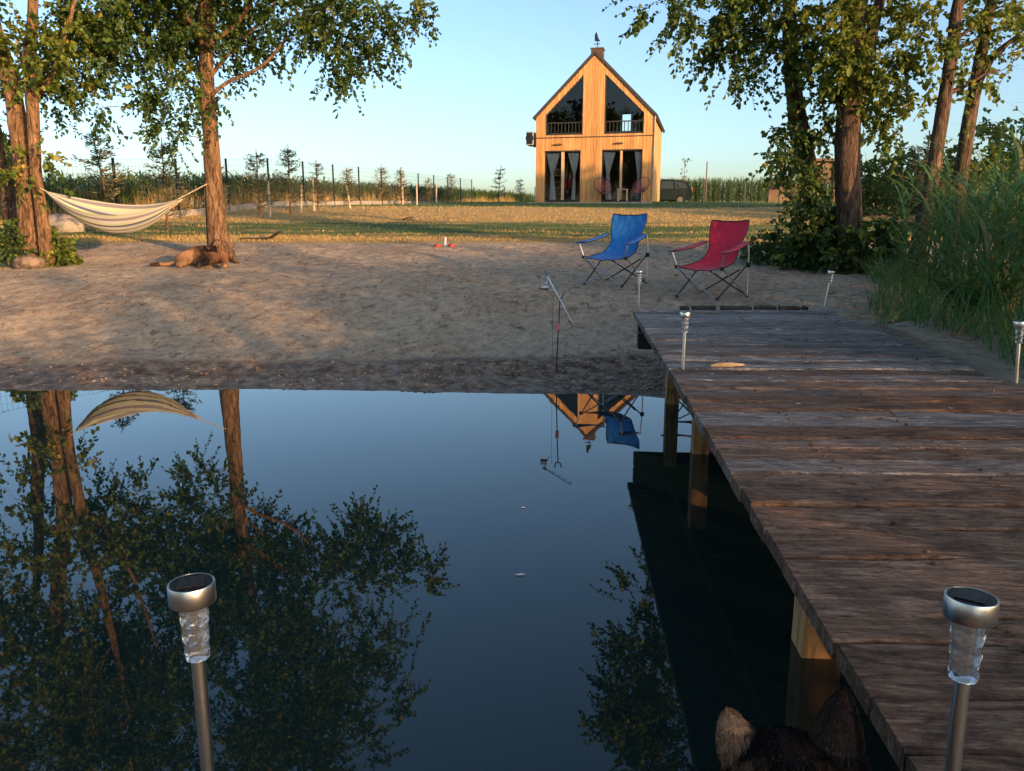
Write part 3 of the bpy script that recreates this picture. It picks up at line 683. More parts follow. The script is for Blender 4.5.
# ------------------------------------------------------------------ corn
def corn(name, pts, hh, seed, label):
    g = np.random.default_rng(seed); n = len(pts); z = height(pts[:, 0], pts[:, 1], False); base = np.column_stack([pts, z]); h = hh*g.uniform(.85, 1.12, n)
    Vs = []; Fs = []; Rs = []; o0 = 0
    for a in (0, 1.57):
        sd = np.array([math.cos(a), math.sin(a), 0])*.014; top = base+np.column_stack([np.zeros((n, 2)), h])
        V = np.stack([base-sd, base+sd, top+sd*.3, top-sd*.3], 1).reshape(-1, 3); b = (np.arange(n)*4)[:, None]
        Vs.append(V); Fs.append(o0+b+np.array([[0, 1, 2, 3]])); Rs.append(np.repeat(g.uniform(.6, 1, n), 4)); o0 += len(V)
    for j in range(9):
        t = .15+.8*j/9; bp = base+np.column_stack([np.zeros((n, 2)), h*t])
        V, Fc, k = blade_strip(bp, g.uniform(0, 6.28, n), g.uniform(.45, .8, n), g.uniform(.06, .1, n), g.uniform(.8, 1.3, n), g.uniform(1.2, 2.4, n), 4)
        Vs.append(V); Fs.append(Fc+o0); Rs.append(np.repeat(np.clip(g.normal(.45, .2, n), 0, 1), k)); o0 += len(V)
    # tassel
    V, Fc, k = blade_strip(base+np.column_stack([np.zeros((n, 2)), h*.96]), g.uniform(0, 6.28, n), g.uniform(.2, .35, n), np.full(n, .03), np.full(n, 1.4), g.uniform(.1, .6, n), 2)
    Vs.append(V); Fs.append(Fc+o0); Rs.append(np.ones(len(V)))
    tag(npmesh(name, np.concatenate(Vs), np.concatenate(Fs), M['corn'], attr={'rnd': ('POINT', np.concatenate(Rs))}), label, 'corn', kind='stuff')
FA = Vector((-461/788*18.3, 18.3)); FD = Vector((math.sin(R(13.4)), math.cos(R(13.4)))); FN = Vector((-FD.y, FD.x))
u = g.uniform(-9, 62, 3000); w = 1.3+np.abs(g.normal(0, 1, 3000))*3.0
pts = np.column_stack([FA.x+FD.x*u+FN.x*w, FA.y+FD.y*u+FN.y*w]); 
corn('corn_field', pts, .95, 3, 'dark green corn growing behind the left fence')
u = g.uniform(0, 1, 1700); pts = np.column_stack([11+30*u, 64+np.abs(g.normal(0, 1, 1700))*3.5])
corn('corn_field', pts, 1.95, 4, 'sunlit yellow-green corn beyond the parked car')

# ------------------------------------------------------------------ fences
def wire_panel(mb, a, b, h, nx=24, nz=8, r=.0035, m=0):
    a = Vector(a); b = Vector(b)
    for i in range(nz+1):
        z = Vector((0, 0, h*i/nz)); mb.tube([a+z, b+z], r, 3, m, False)
    for i in range(nx+1):
        p = a.lerp(b, i/nx); mb.tube([p, p+Vector((0, 0, h))], r*.8, 3, m, False)
def fence(label, posts, ph, mesh_h, base_h, thick=.055, wires=18):
    root = empty('wire_fence', label, 'fence', posts[0])
    o = Vector(posts[0]); mb = MB(); bb = MB()
    for p in posts:
        q = MB(); c = Vector(p)-o; q.box((c.x, c.y, c.z+ph/2-.1), (thick, thick, ph+.2)); q.build('post', M['darkmetal'], root)
    for a, b in zip(posts[:-1], posts[1:]):
        a = Vector(a)-o; b = Vector(b)-o; wire_panel(mb, a+Vector((0, 0, base_h)), b+Vector((0, 0, base_h)), mesh_h, wires, 8)
        if base_h > .05:
            d = b-a; L = d.length; rot = Matrix.Rotation(math.atan2(d.y, d.x), 3, 'Z') @ Matrix.Rotation(-math.asin(d.z/L), 3, 'Y')
            bb.box((a+b)/2+Vector((0, 0, base_h*.35)), (L-.05, .05, base_h*1.1), rot)
    mb.build('wire_mesh', M['darkmetal'], root)
    if base_h > .05: bb.build('base_board', M['concrete'], root)
    return root
fp = []
for i in range(-3, 15):
    if i == 8: pass
    q = FA+FD*2.5*i; fp.append((q.x, q.y, H(q.x, q.y)))
fence('long wire mesh fence with dark posts and concrete base along the left corn', fp, 1.62, 1.38, .2)
fp = []
for i in range(8):
    x = 10.5+i*2.9; y = 56.5+i*.1; fp.append((x, y, H(x, y)))
fence('distant wire mesh fence in front of the corn right of the car', fp, 1.75, 1.6, .06, .09)
fp = []
for i in range(8):
    x = -3.0+i*2.4; y = 63.5; fp.append((x, y, H(x, y)))
fence('short far wire fence left of the wooden house', fp, 1.4, 1.25, .05, .07)

n = 9000; u = np.random.default_rng(77).uniform(-6, 50, n); w = np.abs(np.random.default_rng(78).normal(0, .5, n))+.15; g = np.random.default_rng(79)
xx = FA.x+FD.x*u+FN.x*w; yy = FA.y+FD.y*u+FN.y*w; zz = height(xx, yy, False); cl = vnoise(u*.9, u*0, 4)
V, Fc, k = blade_strip(np.column_stack([xx, yy, zz]), g.uniform(0, 6.28, n), g.uniform(.2, .9, n)*(.35+.9*cl), g.uniform(.015, .035, n), g.uniform(1.0, 1.5, n), g.uniform(.2, 1.2, n), 3)
tag(npmesh('dry_weeds', V, Fc, M['straw'], attr={'rnd': ('POINT', np.repeat(np.clip(g.normal(.3, .25, n), 0, 1), k))}), 'dry straw-coloured weeds along the left fence', 'weeds', kind='stuff')

# ------------------------------------------------------------------ conifer saplings, stakes
def conifer(x, y, h, label, seed, sparse=1.0, group='conifer saplings along the left fence', lean=0.0, spread=.33):
    g = np.random.default_rng(seed); z = H(x, y); root = empty('conifer_sapling', label, 'sapling', (x, y, z), 0, group); mb = MB()
    top = Vector((lean*h, 0, h)); tr = [Vector((lean*h*(i/8)**1.5, 0, h*i/8)) for i in range(9)]; tr[0].z = -.08
    mb.tube(tr, [.03*h/2.2*(1-.85*i/8)+.004 for i in range(9)], 7); B = []; Dr = []; L = []
    nw = int(9*sparse+2)
    for w in range(nw):
        t = .16+.80*w/nw; c = Vector((lean*h*t**1.5, 0, h*t)); nb = g.integers(3, 6)
        for k in range(nb):
            a = g.uniform(0, 6.28); bl = h*spread*(1-t)**.8*g.uniform(.6, 1.15)+.08; e = c+Vector((math.cos(a)*bl, math.sin(a)*bl, bl*g.uniform(.1, .5)))
            w_ = wobble(c, e, 5, .03, random.Random(int(seed*100+w*7+k))); mb.tube(w_, [.008, .007, .006, .005, .004, .003], 4)
            for j in range(1, 6):
                p = np.array(w_[j]); d = np.array((e-c).normalized()); s = unit(np.cross(d, [0, 0, 1.]))
                for q in range(5): B.append(p+g.normal(scale=.03, size=3)); Dr.append(d*.6+s*g.choice([-1, 1])*g.uniform(.4, 1)+np.array([0, 0, g.uniform(-.2, .5)])); L.append(g.uniform(.05, .12)*h/2.2)
    for i in range(40):
        t = g.uniform(.2, 1); B.append(np.array([lean*h*t**1.5, 0, h*t])); Dr.append(unit(g.normal(size=3))+[0, 0, .8]); L.append(.08)
    B = np.array(B); Dr = np.array(Dr); L = np.array(L)
    V, Fc = leaves_mesh(B, Dr, unit(g.normal(size=B.shape)), L, L*.22, .3)
    mb.build('trunk', M['bark_light'], root, smooth=True); npmesh('needles', V, Fc, M['needle'], root, attr={'rnd': ('POINT', np.repeat(g.random(len(B)), 6))})
ordn = ['first', 'second', 'third', 'fourth', 'fifth', 'sixth', 'seventh', 'eighth', 'ninth', 'tenth', 'eleventh', 'twelfth', 'thirteenth', 'fourteenth', 'fifteenth', 'sixteenth']
def at_px(x, D): return ((x-512)/FPX*D*.985, D)
sap = [(108,129,17.5,.0,1.3,-.10),(170,139,18.5,.05,1.4,.02),(222,160,21,0,.7,.0),(262,149,22,.1,1.1,.0),(293,145,24.5,0,1.2,.02),(320,160,26,0,.8,.0),(350,167,27,0,.9,-.03),(384,165,29,0,1.1,.0),(403,168,31,0,1.1,0),(430,177,36,0,.8,0),(452,173,36,0,1.1,0),(500,165,40,0,.6,.08),(520,178,44,0,.9,0)]
for i, (x, yt, D, _, sps, ln) in enumerate(sap):
    X0, Y0 = at_px(x, D); h = P(x, yt, D).z-H(X0, Y0)
    nm = ['thin crooked conifer sapling rising behind the left part of the hammock', 'bushy conifer sapling rising behind the right end of the hammock'][i] if i < 2 else '%s conifer sapling from the left in the row along the fence' % ordn[i]
    conifer(X0-ln*h*.5, Y0, h, nm, 40+i, sps, lean=ln)
stk = [(272,181,23,.0),(303,185,25,.06),(316,178,26,.0),(352,181,27,-.14),(404,178,33,.0),(418,184,34,.0),(437,184,36,.03)]
for i, (x, yt, D, ln) in enumerate(stk[:9]):
    X0, Y0 = at_px(x, D); z = H(X0, Y0); h = P(x, yt, D).z-z
    h = min(max(h, .7), 1.5)
    root = MB(); root.tube([(0, 0, -.1), (ln*h*.5, 0, h*.5), (ln*h, 0, h)], [.035, .033, .03], 8)
    o = root.build('wooden_stake', M['stake'], smooth=True); o.location = (X0, Y0, z)
    tag(o, '%s pale wooden stake from the left beside the fence saplings' % ordn[i], 'stake', 'wooden stakes by the saplings')
# thin bare sapling near car
def bare(x, y, h, label, seed):
    g = random.Random(seed); z = H(x, y); root = empty('young_tree', label, 'sapling', (x, y, z)); mb = MB(); bl = []
    mb.tube([(0, 0, -.05), (.03, 0, h*.5), (0, 0, h)], [.02, .014, .004], 6)
    for i in range(12):
        t = g.uniform(.3, 1); a = g.uniform(0, 6.28); e = Vector((math.cos(a)*.35*(1.3-t), math.sin(a)*.35*(1.3-t), h*t+.25)); mb.tube([(0, 0, h*t), e], [.007, .003], 4); bl.append((tuple(e), (.1, .1, .1), 2))
    mb.build('trunk', M['bark_light'], root); crown(bl, M['leaf_yellow'], root, .07, seed, n_leaf=5, spr_len=.15)
X0, Y0 = at_px(681, 44); bare(X0, Y0, P(681, 160, 44).z-H(X0, Y0), 'thin young tree standing in front of the parked car', 4)
X0, Y0 = at_px(716, 52); 
o = MB(); o.tube([(0, 0, -.1), (0, 0, 3.0)], [.05, .04], 8); o = o.build('pole', M['interior'], smooth=True); o.location = (X0+.6, Y0+6, H(X0+.6, Y0+6)); tag(o, 'slim upright pole rising above the corn right of the car', 'pole')

# ------------------------------------------------------------------ house
HX, HY = 1.03, 34.55; HW, HL, EAVE, APEX = 5.0, 6.4, 3.42, 5.80
HZ = H(3.5, 34.0)+.03
house = empty('wooden_house', 'tall narrow larch-clad house with steep dark roof and glazed gable', 'house', (HX, HY, HZ), -R(13.5))
def roofz(x): return EAVE+(APEX-EAVE)*(1-abs(x-HW/2)/(HW/2))
WL = (.37, 1.95, 0.0, 2.08); WR = (2.88, 4.60, 0.0, 2.08)           # lower doors x0,x1,z0,z1
UL = [(.40, 2.70), (2.02, 2.70), (2.02, 5.05), (.40, 3.52)]; UR = [(2.95, 2.70), (4.62, 2.70), (4.62, 3.50), (2.95, 5.05)]
def hole_at(x):
    h = []
    for (x0, x1, z0, z1) in (WL, WR):
        if x0 < x < x1: h.append((z0-1, z1))
    for U in (UL, UR):
        x0, x1 = U[0][0], U[1][0]
        if x0 < x < x1:
            za, zb = U[3][1], U[2][1]; h.append((2.70, za+(zb-za)*(x-x0)/(x1-x0)))
    return sorted(h)
brk = [0, .37, .40, 1.95, 2.02, 2.88, 2.95, 4.60, 4.62, HW]; cuts = []
for a, b in zip(brk[:-1], brk[1:]):
    n = max(1, round((b-a)/.125)); cuts += [a+(b-a)*i/n for i in range(n)]
cuts.append(HW); mb = MB(); rnd = []
for a, b in zip(cuts[:-1], cuts[1:]):
    def seg(z0, z1f):
        za, zb = z1f(a), z1f(b)
        if min(za, zb) < z0+.01: return
        e = .004; d = .0; vs = []
        for (x, zt) in ((a+e, za), (b-e, zb)):
            for y in (0, .03): vs += [(x, y, z0), (x, y, zt)]
        mb.add(vs, [(0,4,5,1),(2,3,7,6),(0,1,3,2),(4,6,7,5),(1,5,7,3),(0,2,6,4)]); rnd.extend([random.random()]*6)
    xm = (a+b)/2; hs = hole_at(xm); z0 = -.15
    for (h0, h1) in hs:
        if h0 > z0: seg(z0, lambda x, h0=h0: h0)
        z0 = h1
    if hs and hs[-1][1] > 2.2:
        U = UL if xm < HW/2 else UR; x0, x1 = U[0][0], U[1][0]; za, zb = U[3][1], U[2][1]
        # from sloping hole top to roof
        e = .004; vs = []
        for x in (a+e, b-e):
            zl = za+(zb-za)*(x-x0)/(x1-x0)
            for y in (0, .03): vs += [(x, y, zl), (x, y, roofz(x))]
        mb.add(vs, [(0,4,5,1),(2,3,7,6),(0,1,3,2),(4,6,7,5),(1,5,7,3),(0,2,6,4)]); rnd.extend([random.random()]*6)
    else: seg(z0, roofz)
wallo = mb.build('front_wall', M['larch'], house)
at_ = wallo.data.attributes.new('rnd', 'FLOAT', 'FACE'); at_.data.foreach_set('value', rnd)
# inner sheathing (dark) behind boards with same holes, side walls with boards, back wall
def holed(y0, y1, name, m, dz=0):
    mb = MB()
    for a, b in zip(cuts[:-1], cuts[1:]):
        xm = (a+b)/2; hs = hole_at(xm); z0 = -.15; tops = []
        for h0, h1 in hs:
            if h0 > z0: tops.append((z0, h0))
            z0 = h1
        tops.append((z0, roofz(xm)-.03))
        for z0_, z1_ in tops: mb.box((xm, (y0+y1)/2, (z0_+z1_)/2), (b-a, y1-y0, z1_-z0_))
    return mb.build(name, m, house)
holed(.034, .16, 'wall_core', M['interior'])
for side, xo in (('side_wall', HW+.012), ('side_wall', -.012)):
    mb = MB(); rn = []
    n = 56
    for i in range(n):
        y0 = i*HL/n; mb.box((xo, y0+HL/n/2, (EAVE-.15)/2), (.024, HL/n-.008, EAVE+.15-.03)); rn += [random.random()]*6
    mb.box((xo+(-.06 if xo > 0 else .06), HL/2+.08, (EAVE-.15)/2), (.07, HL-.2, EAVE+.1)); rn += [.5]*6
    o = mb.build(side, M['larch'], house); a_ = o.data.attributes.new('rnd', 'FLOAT', 'FACE'); a_.data.foreach_set('value', rn)
# back wall with a square window
def to_house(p): return house_m.inverted() @ p
house_m = Matrix.Translation((HX, HY, HZ)) @ Matrix.Rotation(-R(13.5), 4, 'Z') @ Matrix.Diagonal((.962, 1, 1, 1)); house.scale = (.962, 1, 1)
def house_ray(x, y, yl):
    o = to_house(Vector((0, 0, CAMZ))); d = to_house(Vector((0, 0, CAMZ))+ray(x, y))-o; return o+d*((yl-o.y)/d.y)
q0 = house_ray(622, 131, HL); q1 = house_ray(631, 114, HL)
bx0, bz0, bx1, bz1 = q0.x, q0.z, q1.x, q1.z
mb = MB()
def quad(pts): mb.add([(x, HL, z) for x, z in pts], [tuple(range(len(pts)))])
quad([(0, -.1), (bx0, -.1), (bx0, roofz(bx0)), (HW/2, APEX), (0, EAVE)]) if bx0 > HW/2 else quad([(0, -.1), (bx0, -.1), (bx0, roofz(bx0)), (0, EAVE)])
quad([(bx0, -.1), (bx1, -.1), (bx1, bz0), (bx0, bz0)]); 
quad([(bx0, bz1), (bx1, bz1), (bx1, roofz(bx1)), (bx0, roofz(bx0))]) if (bx0-HW/2)*(bx1-HW/2) > 0 else quad([(bx0, bz1), (bx1, bz1), (bx1, roofz(bx1)), (HW/2, APEX), (bx0, roofz(bx0))])
quad([(bx1, -.1), (HW, -.1), (HW, EAVE), (bx1, roofz(bx1))]) if bx1 > HW/2 else quad([(bx1, -.1), (HW, -.1), (HW, EAVE), (HW/2, APEX), (bx1, roofz(bx1))])
o = mb.build('back_wall', M['interior'], house); md = o.modifiers.new('s', 'SOLIDIFY'); md.thickness = .12
# floor, loft floor
mb = MB(); mb.box((HW/2, HL/2, -.06), (HW-.2, HL-.3, .1)); mb.build('floor', M['interior'], house)
mb = MB(); mb.box((HW/2, HL*.55, 2.5), (HW-.2, HL*.8, .14)); mb.build('loft_floor', M['interior'], house)
# roof slabs
mb = MB(); ov = .06; t = .11
for s in (-1, 1):
    x_e = HW/2+s*(HW/2+.10); z_e = EAVE-(.10)*(APEX-EAVE)/(HW/2)
    A_ = Vector((HW/2, 0, APEX+.0)); B_ = Vector((x_e, 0, z_e)); nrm = Vector((-(B_-A_).z*1, 0, (B_-A_).x)); nrm = nrm if nrm.z > 0 else -nrm; nrm.normalize()
    off = nrm*.012
    vs = []
    for y in (-ov, HL+ov):
        for p in (A_+off, B_+off, B_+off+nrm*t, A_+Vector((0, 0, (t+.012)/nrm.z))): vs.append((p.x, y, p.z))
    mb.add(vs, [(0,1,2,3),(7,6,5,4),(0,4,5,1),(1,5,6,2),(2,6,7,3)] if s > 0 else [(3,2,1,0),(4,5,6,7),(1,5,4,0),(2,6,5,1),(3,7,6,2)])
mb.build('roof', M['roof'], house)
ch = MB(); ch.box((HW/2+.02, .62, APEX-.08), (.5, .5, .75)); ch.box((HW/2+.02, .62, APEX+.31), (.56, .56, .05)); cho = ch.build('chimney', M['brick'], house)
APEX_ = APEX; APEX = APEX-.34
v = MB(); v.tube([(HW/2, .62, APEX+.6), (HW/2, .62, APEX+1.02)], .018, 6); v.box((HW/2-.02, .62, APEX+.86), (.26, .02, .03))
v.add([(HW/2-.12, .61, APEX+.98), (HW/2+.12, .61, APEX+.95), (HW/2+.03, .61, APEX+1.10), (HW/2-.05, .61, APEX+1.34), (HW/2-.12, .61, APEX+1.22),
       (HW/2-.12, .64, APEX+.98), (HW/2+.12, .64, APEX+.95), (HW/2+.03, .64, APEX+1.10), (HW/2-.05, .64, APEX+1.34), (HW/2-.12, .64, APEX+1.22)],
      [(0,1,2,3,4),(9,8,7,6,5),(0,5,6,1),(1,6,7,2),(2,7,8,3),(3,8,9,4),(4,9,5,0)])
v.build('weather_vane', M['darkmetal'], cho); APEX = APEX_
b = MB(); b.box((HW/2, -.012, 2.60), (HW+.05, .022, .035)); b.build('belt_strip', M['frame'], house)
# corner trim on the right
b = MB(); b.box((HW+.05, .02, EAVE/2-.05), (.04, .06, EAVE-.1)); b.tube([(HW+.09, -.02, EAVE-.05), (HW+.09, -.02, .0)], .03, 8); b.build('downpipe', M['palewood'], house)
b = MB(); b.box((HW+.05, .55, 1.0), (.05, .10, .9)); b.build('side_lamp', M['brick'], house)
# windows
def poly_frame(pts, wd, y, mats, muls=()):
    """frame bars along polygon edges, inset; returns object"""
    mb = MB(); n = len(pts)
    c = Vector((sum(p[0] for p in pts)/n, sum(p[1] for p in pts)/n))
    def inset(d):
        out = []
        for i in range(n):
            p0 = Vector(pts[i-1]); p1 = Vector(pts[i]); p2 = Vector(pts[(i+1) % n]); e1 = (p1-p0).normalized(); e2 = (p2-p1).normalized()
            n1 = Vector((-e1.y, e1.x)); n2 = Vector((-e2.y, e2.x)); b = (n1+n2); b = b/(1+n1.dot(n2)); out.append(p1+b*d)
        return out
    O = inset(.004); I = inset(wd)
    for i in range(n):
        j = (i+1) % n; vs = [(q.x, yy, q.y) for yy in (y, y+.07) for q in (O[i], O[j], I[j], I[i])]
        mb.add(vs, [(0,1,2,3),(7,6,5,4),(0,4,5,1),(1,5,6,2),(2,6,7,3),(3,7,4,0)])
    for x, w_, z0, z1 in muls: mb.box((x, y+.035, (z0+z1)/2), (w_, .06, z1-z0))
    f = mb.build('frame', mats, None); g_ = MB(); g_.add([(q.x, y+.04, q.y) for q in I], [tuple(range(n))]); gl = g_.build('pane', M['glass'], None)
    return f, gl
def window(name, pts, muls=()):
    w = bpy.data.objects.new(name, None); COL.objects.link(w); w.parent = house
    f, gl = poly_frame(pts, .05, .05, M['frame']); f.parent = w; gl.parent = w
    for x, w_, z0, z1 in muls:
        m_ = MB(); m_.box((x, .085, (z0+z1)/2), (w_, .09, z1-z0)); m_.build('mullion', M['palewood'], w)
    return w
window('glass_door', [(WL[0], .02), (WL[1], .02), (WL[1], WL[3]), (WL[0], WL[3])], [(1.17, .13, .07, 2.03)])
window('glass_door', [(WR[0], .02), (WR[1], .02), (WR[1], WR[3]), (WR[0], WR[3])], [(3.71, .10, .07, 2.03)])
window('gable_window', UL); window('gable_window', UR)
for x0, x1 in ((.45, 1.98), (3.0, 4.57)):
    b = MB(); b.box(((x0+x1)/2, .3, 3.22), (x1-x0, .05, .05)); b.box(((x0+x1)/2, .3, 2.80), (x1-x0, .04, .04)); n = 10
    for i in range(n+1): b.box((x0+(x1-x0)*i/n, .3, 3.0), (.035, .035, .42))
    b.build('railing', M['palewood'], house)
for x in (.98, 3.62):
    b = MB(); b.box((x, -.06, 2.32), (.32, .10, .05)); b.box((x, -.02, 2.32), (.1, .04, .08)); b.build('wall_light', M['brick'], house)
# air conditioner on the left wall
ac = MB(); ac.box((-.30, .35, 2.60), (.32, .75, .55)); aco = ac.build('air_conditioner', mat('ac_grey', (.30, .33, .35), .5), house, bevel=.02)
b = MB(); b.box((-.30, -.035, 2.60), (.26, .015, .46)); b.tube([(-.30, -.045, 2.6), (-.30, -.055, 2.6)], .18, 18); b.build('fan_grille', M['darkmetal'], aco)
b = MB(); b.box((-.12, .35, 2.30), (.22, .5, .03)); b.build('bracket', M['darkmetal'], aco)
# stairs inside
st = MB()
for i in range(8): st.box((.86, 1.0+.1*i, .35+.26*i), (.5, .16, .03))
st.box((.58, 1.35, 1.3), (.04, .1, 2.5), Matrix.Rotation(-.35, 3, 'X')); st.box((1.14, 1.35, 1.3), (.04, .1, 2.5), Matrix.Rotation(-.35, 3, 'X')); st.build('staircase', M['palewood'], house)
# decking step in front
b = MB(); b.box((HW/2, -.65, -.10), (HW+.2, 1.2, .1)); b.build('doorstep', M['concrete'], house)
def hthing(name, label, cat, x, y, z=0, rz=0, group=None):
    p = house_m @ Vector((x, y, z)); return empty(name, label, cat, p, -R(13.5)+rz, group)
def curtain(label, xc, wt, wm, zm, wb, shift=0):
    root = hthing('curtain', label, 'curtain', xc, .22, 0, 0, 'curtains behind the glass doors'); V = []; Fq = []; nu, nz = 40, 24
    for j in range(nz+1):
        z = .04+1.96*j/nz
        t = (z-zm)/(2.0-zm) if z > zm else (zm-z)/zm
        w_ = wm+(wt-wm)*max(0, t)**.9 if z > zm else wm+(wb-wm)*t**.8
        cx = shift*(1-abs(t)) 
        for i in range(nu+1): u = i/nu-.5; V.append((cx+u*w_, .035*math.sin(i*1.9+z*.6)*(.6+.4*w_/wt), z))
    for j in range(nz):
        for i in range(nu): a = j*(nu+1)+i; Fq.append((a, a+1, a+nu+2, a+nu+1))
    o = npmesh('drape', V, Fq, M['curtain'], root, smooth=True)
    b = MB(); b.tube([(shift-wm*.6, 0, zm), (shift, -.045, zm), (shift+wm*.6, 0, zm)], .022, 6); b.build('tieback', M['curtain'], root)
curtain('white curtain tied at the waist, left side of the left glass door', .70, .60, .11, 1.15, .30, -.03)
curtain('pale curtain tied at the waist, right side of the left glass door', 1.62, .52, .08, 1.10, .18, .03)
curtain('pinkish white curtain tied back, left side of the right glass door', 3.17, .52, .12, 1.15, .26, -.04)
curtain('thin white curtain at the right side of the right glass door', 4.42, .34, .10, 1.05, .16, .04)

# egg chairs, small table
def egg_chair(label, x, y, rz, seed):
    root = hthing('string_chair', label, 'chair', x, y, 0, rz, 'round string chairs by the glass doors'); rim = MB(); st_ = MB(); lg = MB()
    C0 = Vector((0, 0, .62)); tilt = Matrix.Rotation(R(52), 3, 'X'); n = 40
    pts = [C0+tilt @ Vector((math.cos(a)*.38, math.sin(a)*.42, 0)) for a in [2*math.pi*i/n for i in range(n+1)]]
    rim.tube(pts, .014, 6); low = [C0+tilt @ Vector((math.cos(a)*.14, math.sin(a)*.14-.02, -.26)) for a in [2*math.pi*i/n for i in range(n+1)]]
    rim.tube(low, .010, 5)
    for i in range(n):
        st_.tube([pts[i], low[i]], .006, 4); 
    for i in range(0, n, 2): st_.tube([low[i], low[(i+n//2) % n]], .006, 4)
    for a in (45, 135, 225, 315):
        q = R(a); l_ = MB(); l_.tube([(math.cos(q)*.30, math.sin(q)*.28, 0), (math.cos(q)*.14, math.sin(q)*.12+.06, .40)], .011, 6); l_.build('leg', M['darkmetal'], root)
    rim.build('rim', M['darkmetal'], root); st_.build('string_seat', mat('pink_cord', (.45, .13, .13), .6), root)
egg_chair('round pinkish string chair left of the little table in front of the right glass door', 3.02, -.45, R(25), 1)
egg_chair('round pinkish string chair right of the little table at the house corner', 4.62, -.45, R(-25), 2)
t_ = hthing('side_table', 'small wooden table between the two round string chairs', 'table', 3.86, -.4)
b = MB(); b.box((0, 0, .46), (.42, .36, .03)); b.build('table_top', M['palewood'], t_, bevel=.004)
for sx in (-1, 1):
    for sy in (-1, 1): b = MB(); b.box((sx*.18, sy*.15, .2225), (.035, .035, .445)); b.build('leg', M['palewood'], t_)

# skin helper for figures
def skin(name, joints, edges, mats, parent, sub=2, loc=None, post=None):
    me = bpy.data.meshes.new(name); me.from_pydata([j[0] for j in joints], edges, []); o = bpy.data.objects.new(name, me); COL.objects.link(o)
    o.modifiers.new('skin', 'SKIN'); sv_ = me.skin_vertices[0].data
    for i, j in enumerate(joints):
        r = j[1]; sv_[i].radius = (r, r) if not hasattr(r, '__len__') else r; sv_[i].use_root = (i == 0)
    m = o.modifiers.new('sub', 'SUBSURF'); m.levels = sub; m.render_levels = sub
    dg = bpy.context.evaluated_depsgraph_get(); dg.update(); ev = o.evaluated_get(dg); nm = bpy.data.meshes.new_from_object(ev)
    bpy.data.objects.remove(o); nm.name = name
    if post: post(nm)
    nm.materials.clear()
    for q in (mats if isinstance(mats, (list, tuple)) else [mats]): nm.materials.append(q)
    nm.polygons.foreach_set('use_smooth', [True]*len(nm.polygons))
    o = bpy.data.objects.new(name, nm); COL.objects.link(o)
    if parent is not None: o.parent = parent
    if loc is not None: o.location = loc
    return o
M['skin'] = mat('skin', (.50, .30, .21), .6); M['redshirt'] = mat('red_shirt', (.42, .03, .03), .8); M['darkcloth'] = mat('dark_trousers', (.03, .03, .04), .9)
pr = hthing('person', 'person in a red top sitting just inside the left glass door', 'person', 1.36, .95, 0, 0)
J = [((0,0,.50),.13),((0,0,.72),.125),((0,.0,.92),.135),((0,-.01,1.0),.05),((0,-.02,1.08),.085),((0,-.02,1.19),.08),
     ((.17,0,.90),.055),((.24,-.06,.70),.045),((.12,-.26,.62),.035),((.05,-.33,.62),.03),((-.17,0,.90),.055),((-.27,-.08,.70),.045),((-.40,-.25,.58),.035),((-.46,-.3,.56),.03),
     ((.10,-.02,.48),.10),((.13,-.42,.50),.075),((.13,-.44,.12),.05),((.13,-.56,.05),.04),((-.10,-.02,.48),.10),((-.13,-.42,.50),.075),((-.13,-.44,.12),.05),((-.13,-.56,.05),.04)]
E = [(0,1),(1,2),(2,3),(3,4),(4,5),(2,6),(6,7),(7,8),(8,9),(2,10),(10,11),(11,12),(12,13),(0,14),(14,15),(15,16),(16,17),(0,18),(18,19),(19,20),(20,21)]
def pcol(nm):
    pass
body = skin('body', J, E, [M['redshirt'], M['skin'], M['darkcloth']], pr)
mi = []
for p in body.data.polygons:
    c = p.center; mi.append(1 if c.z > .985 or (c.y < -.27 and c.z > .56) else (2 if c.z < .60 else 0))
body.data.polygons.foreach_set('material_index', mi)
hr = MB(); hr.lathe([(.02,.10),(.07,.085),(.092,.03),(.085,-.04),(.06,-.06)][::-1], 14, c=(0, 0, 1.17)); hr.build('hair', mat('hair', (.25, .12, .05), .8), pr, smooth=True)
stl = hthing('stool', 'dark stool under the person behind the left glass door', 'stool', 1.36, 1.0)
b = MB(); b.box((0, 0, .36), (.38, .34, .05)); b.build('seat', M['darkwood'], stl)
for sx in (-1, 1):
    for sy in (-1, 1): b = MB(); b.box((sx*.15, sy*.13, .167), (.035, .035, .333)); b.build('leg', M['darkwood'], stl)

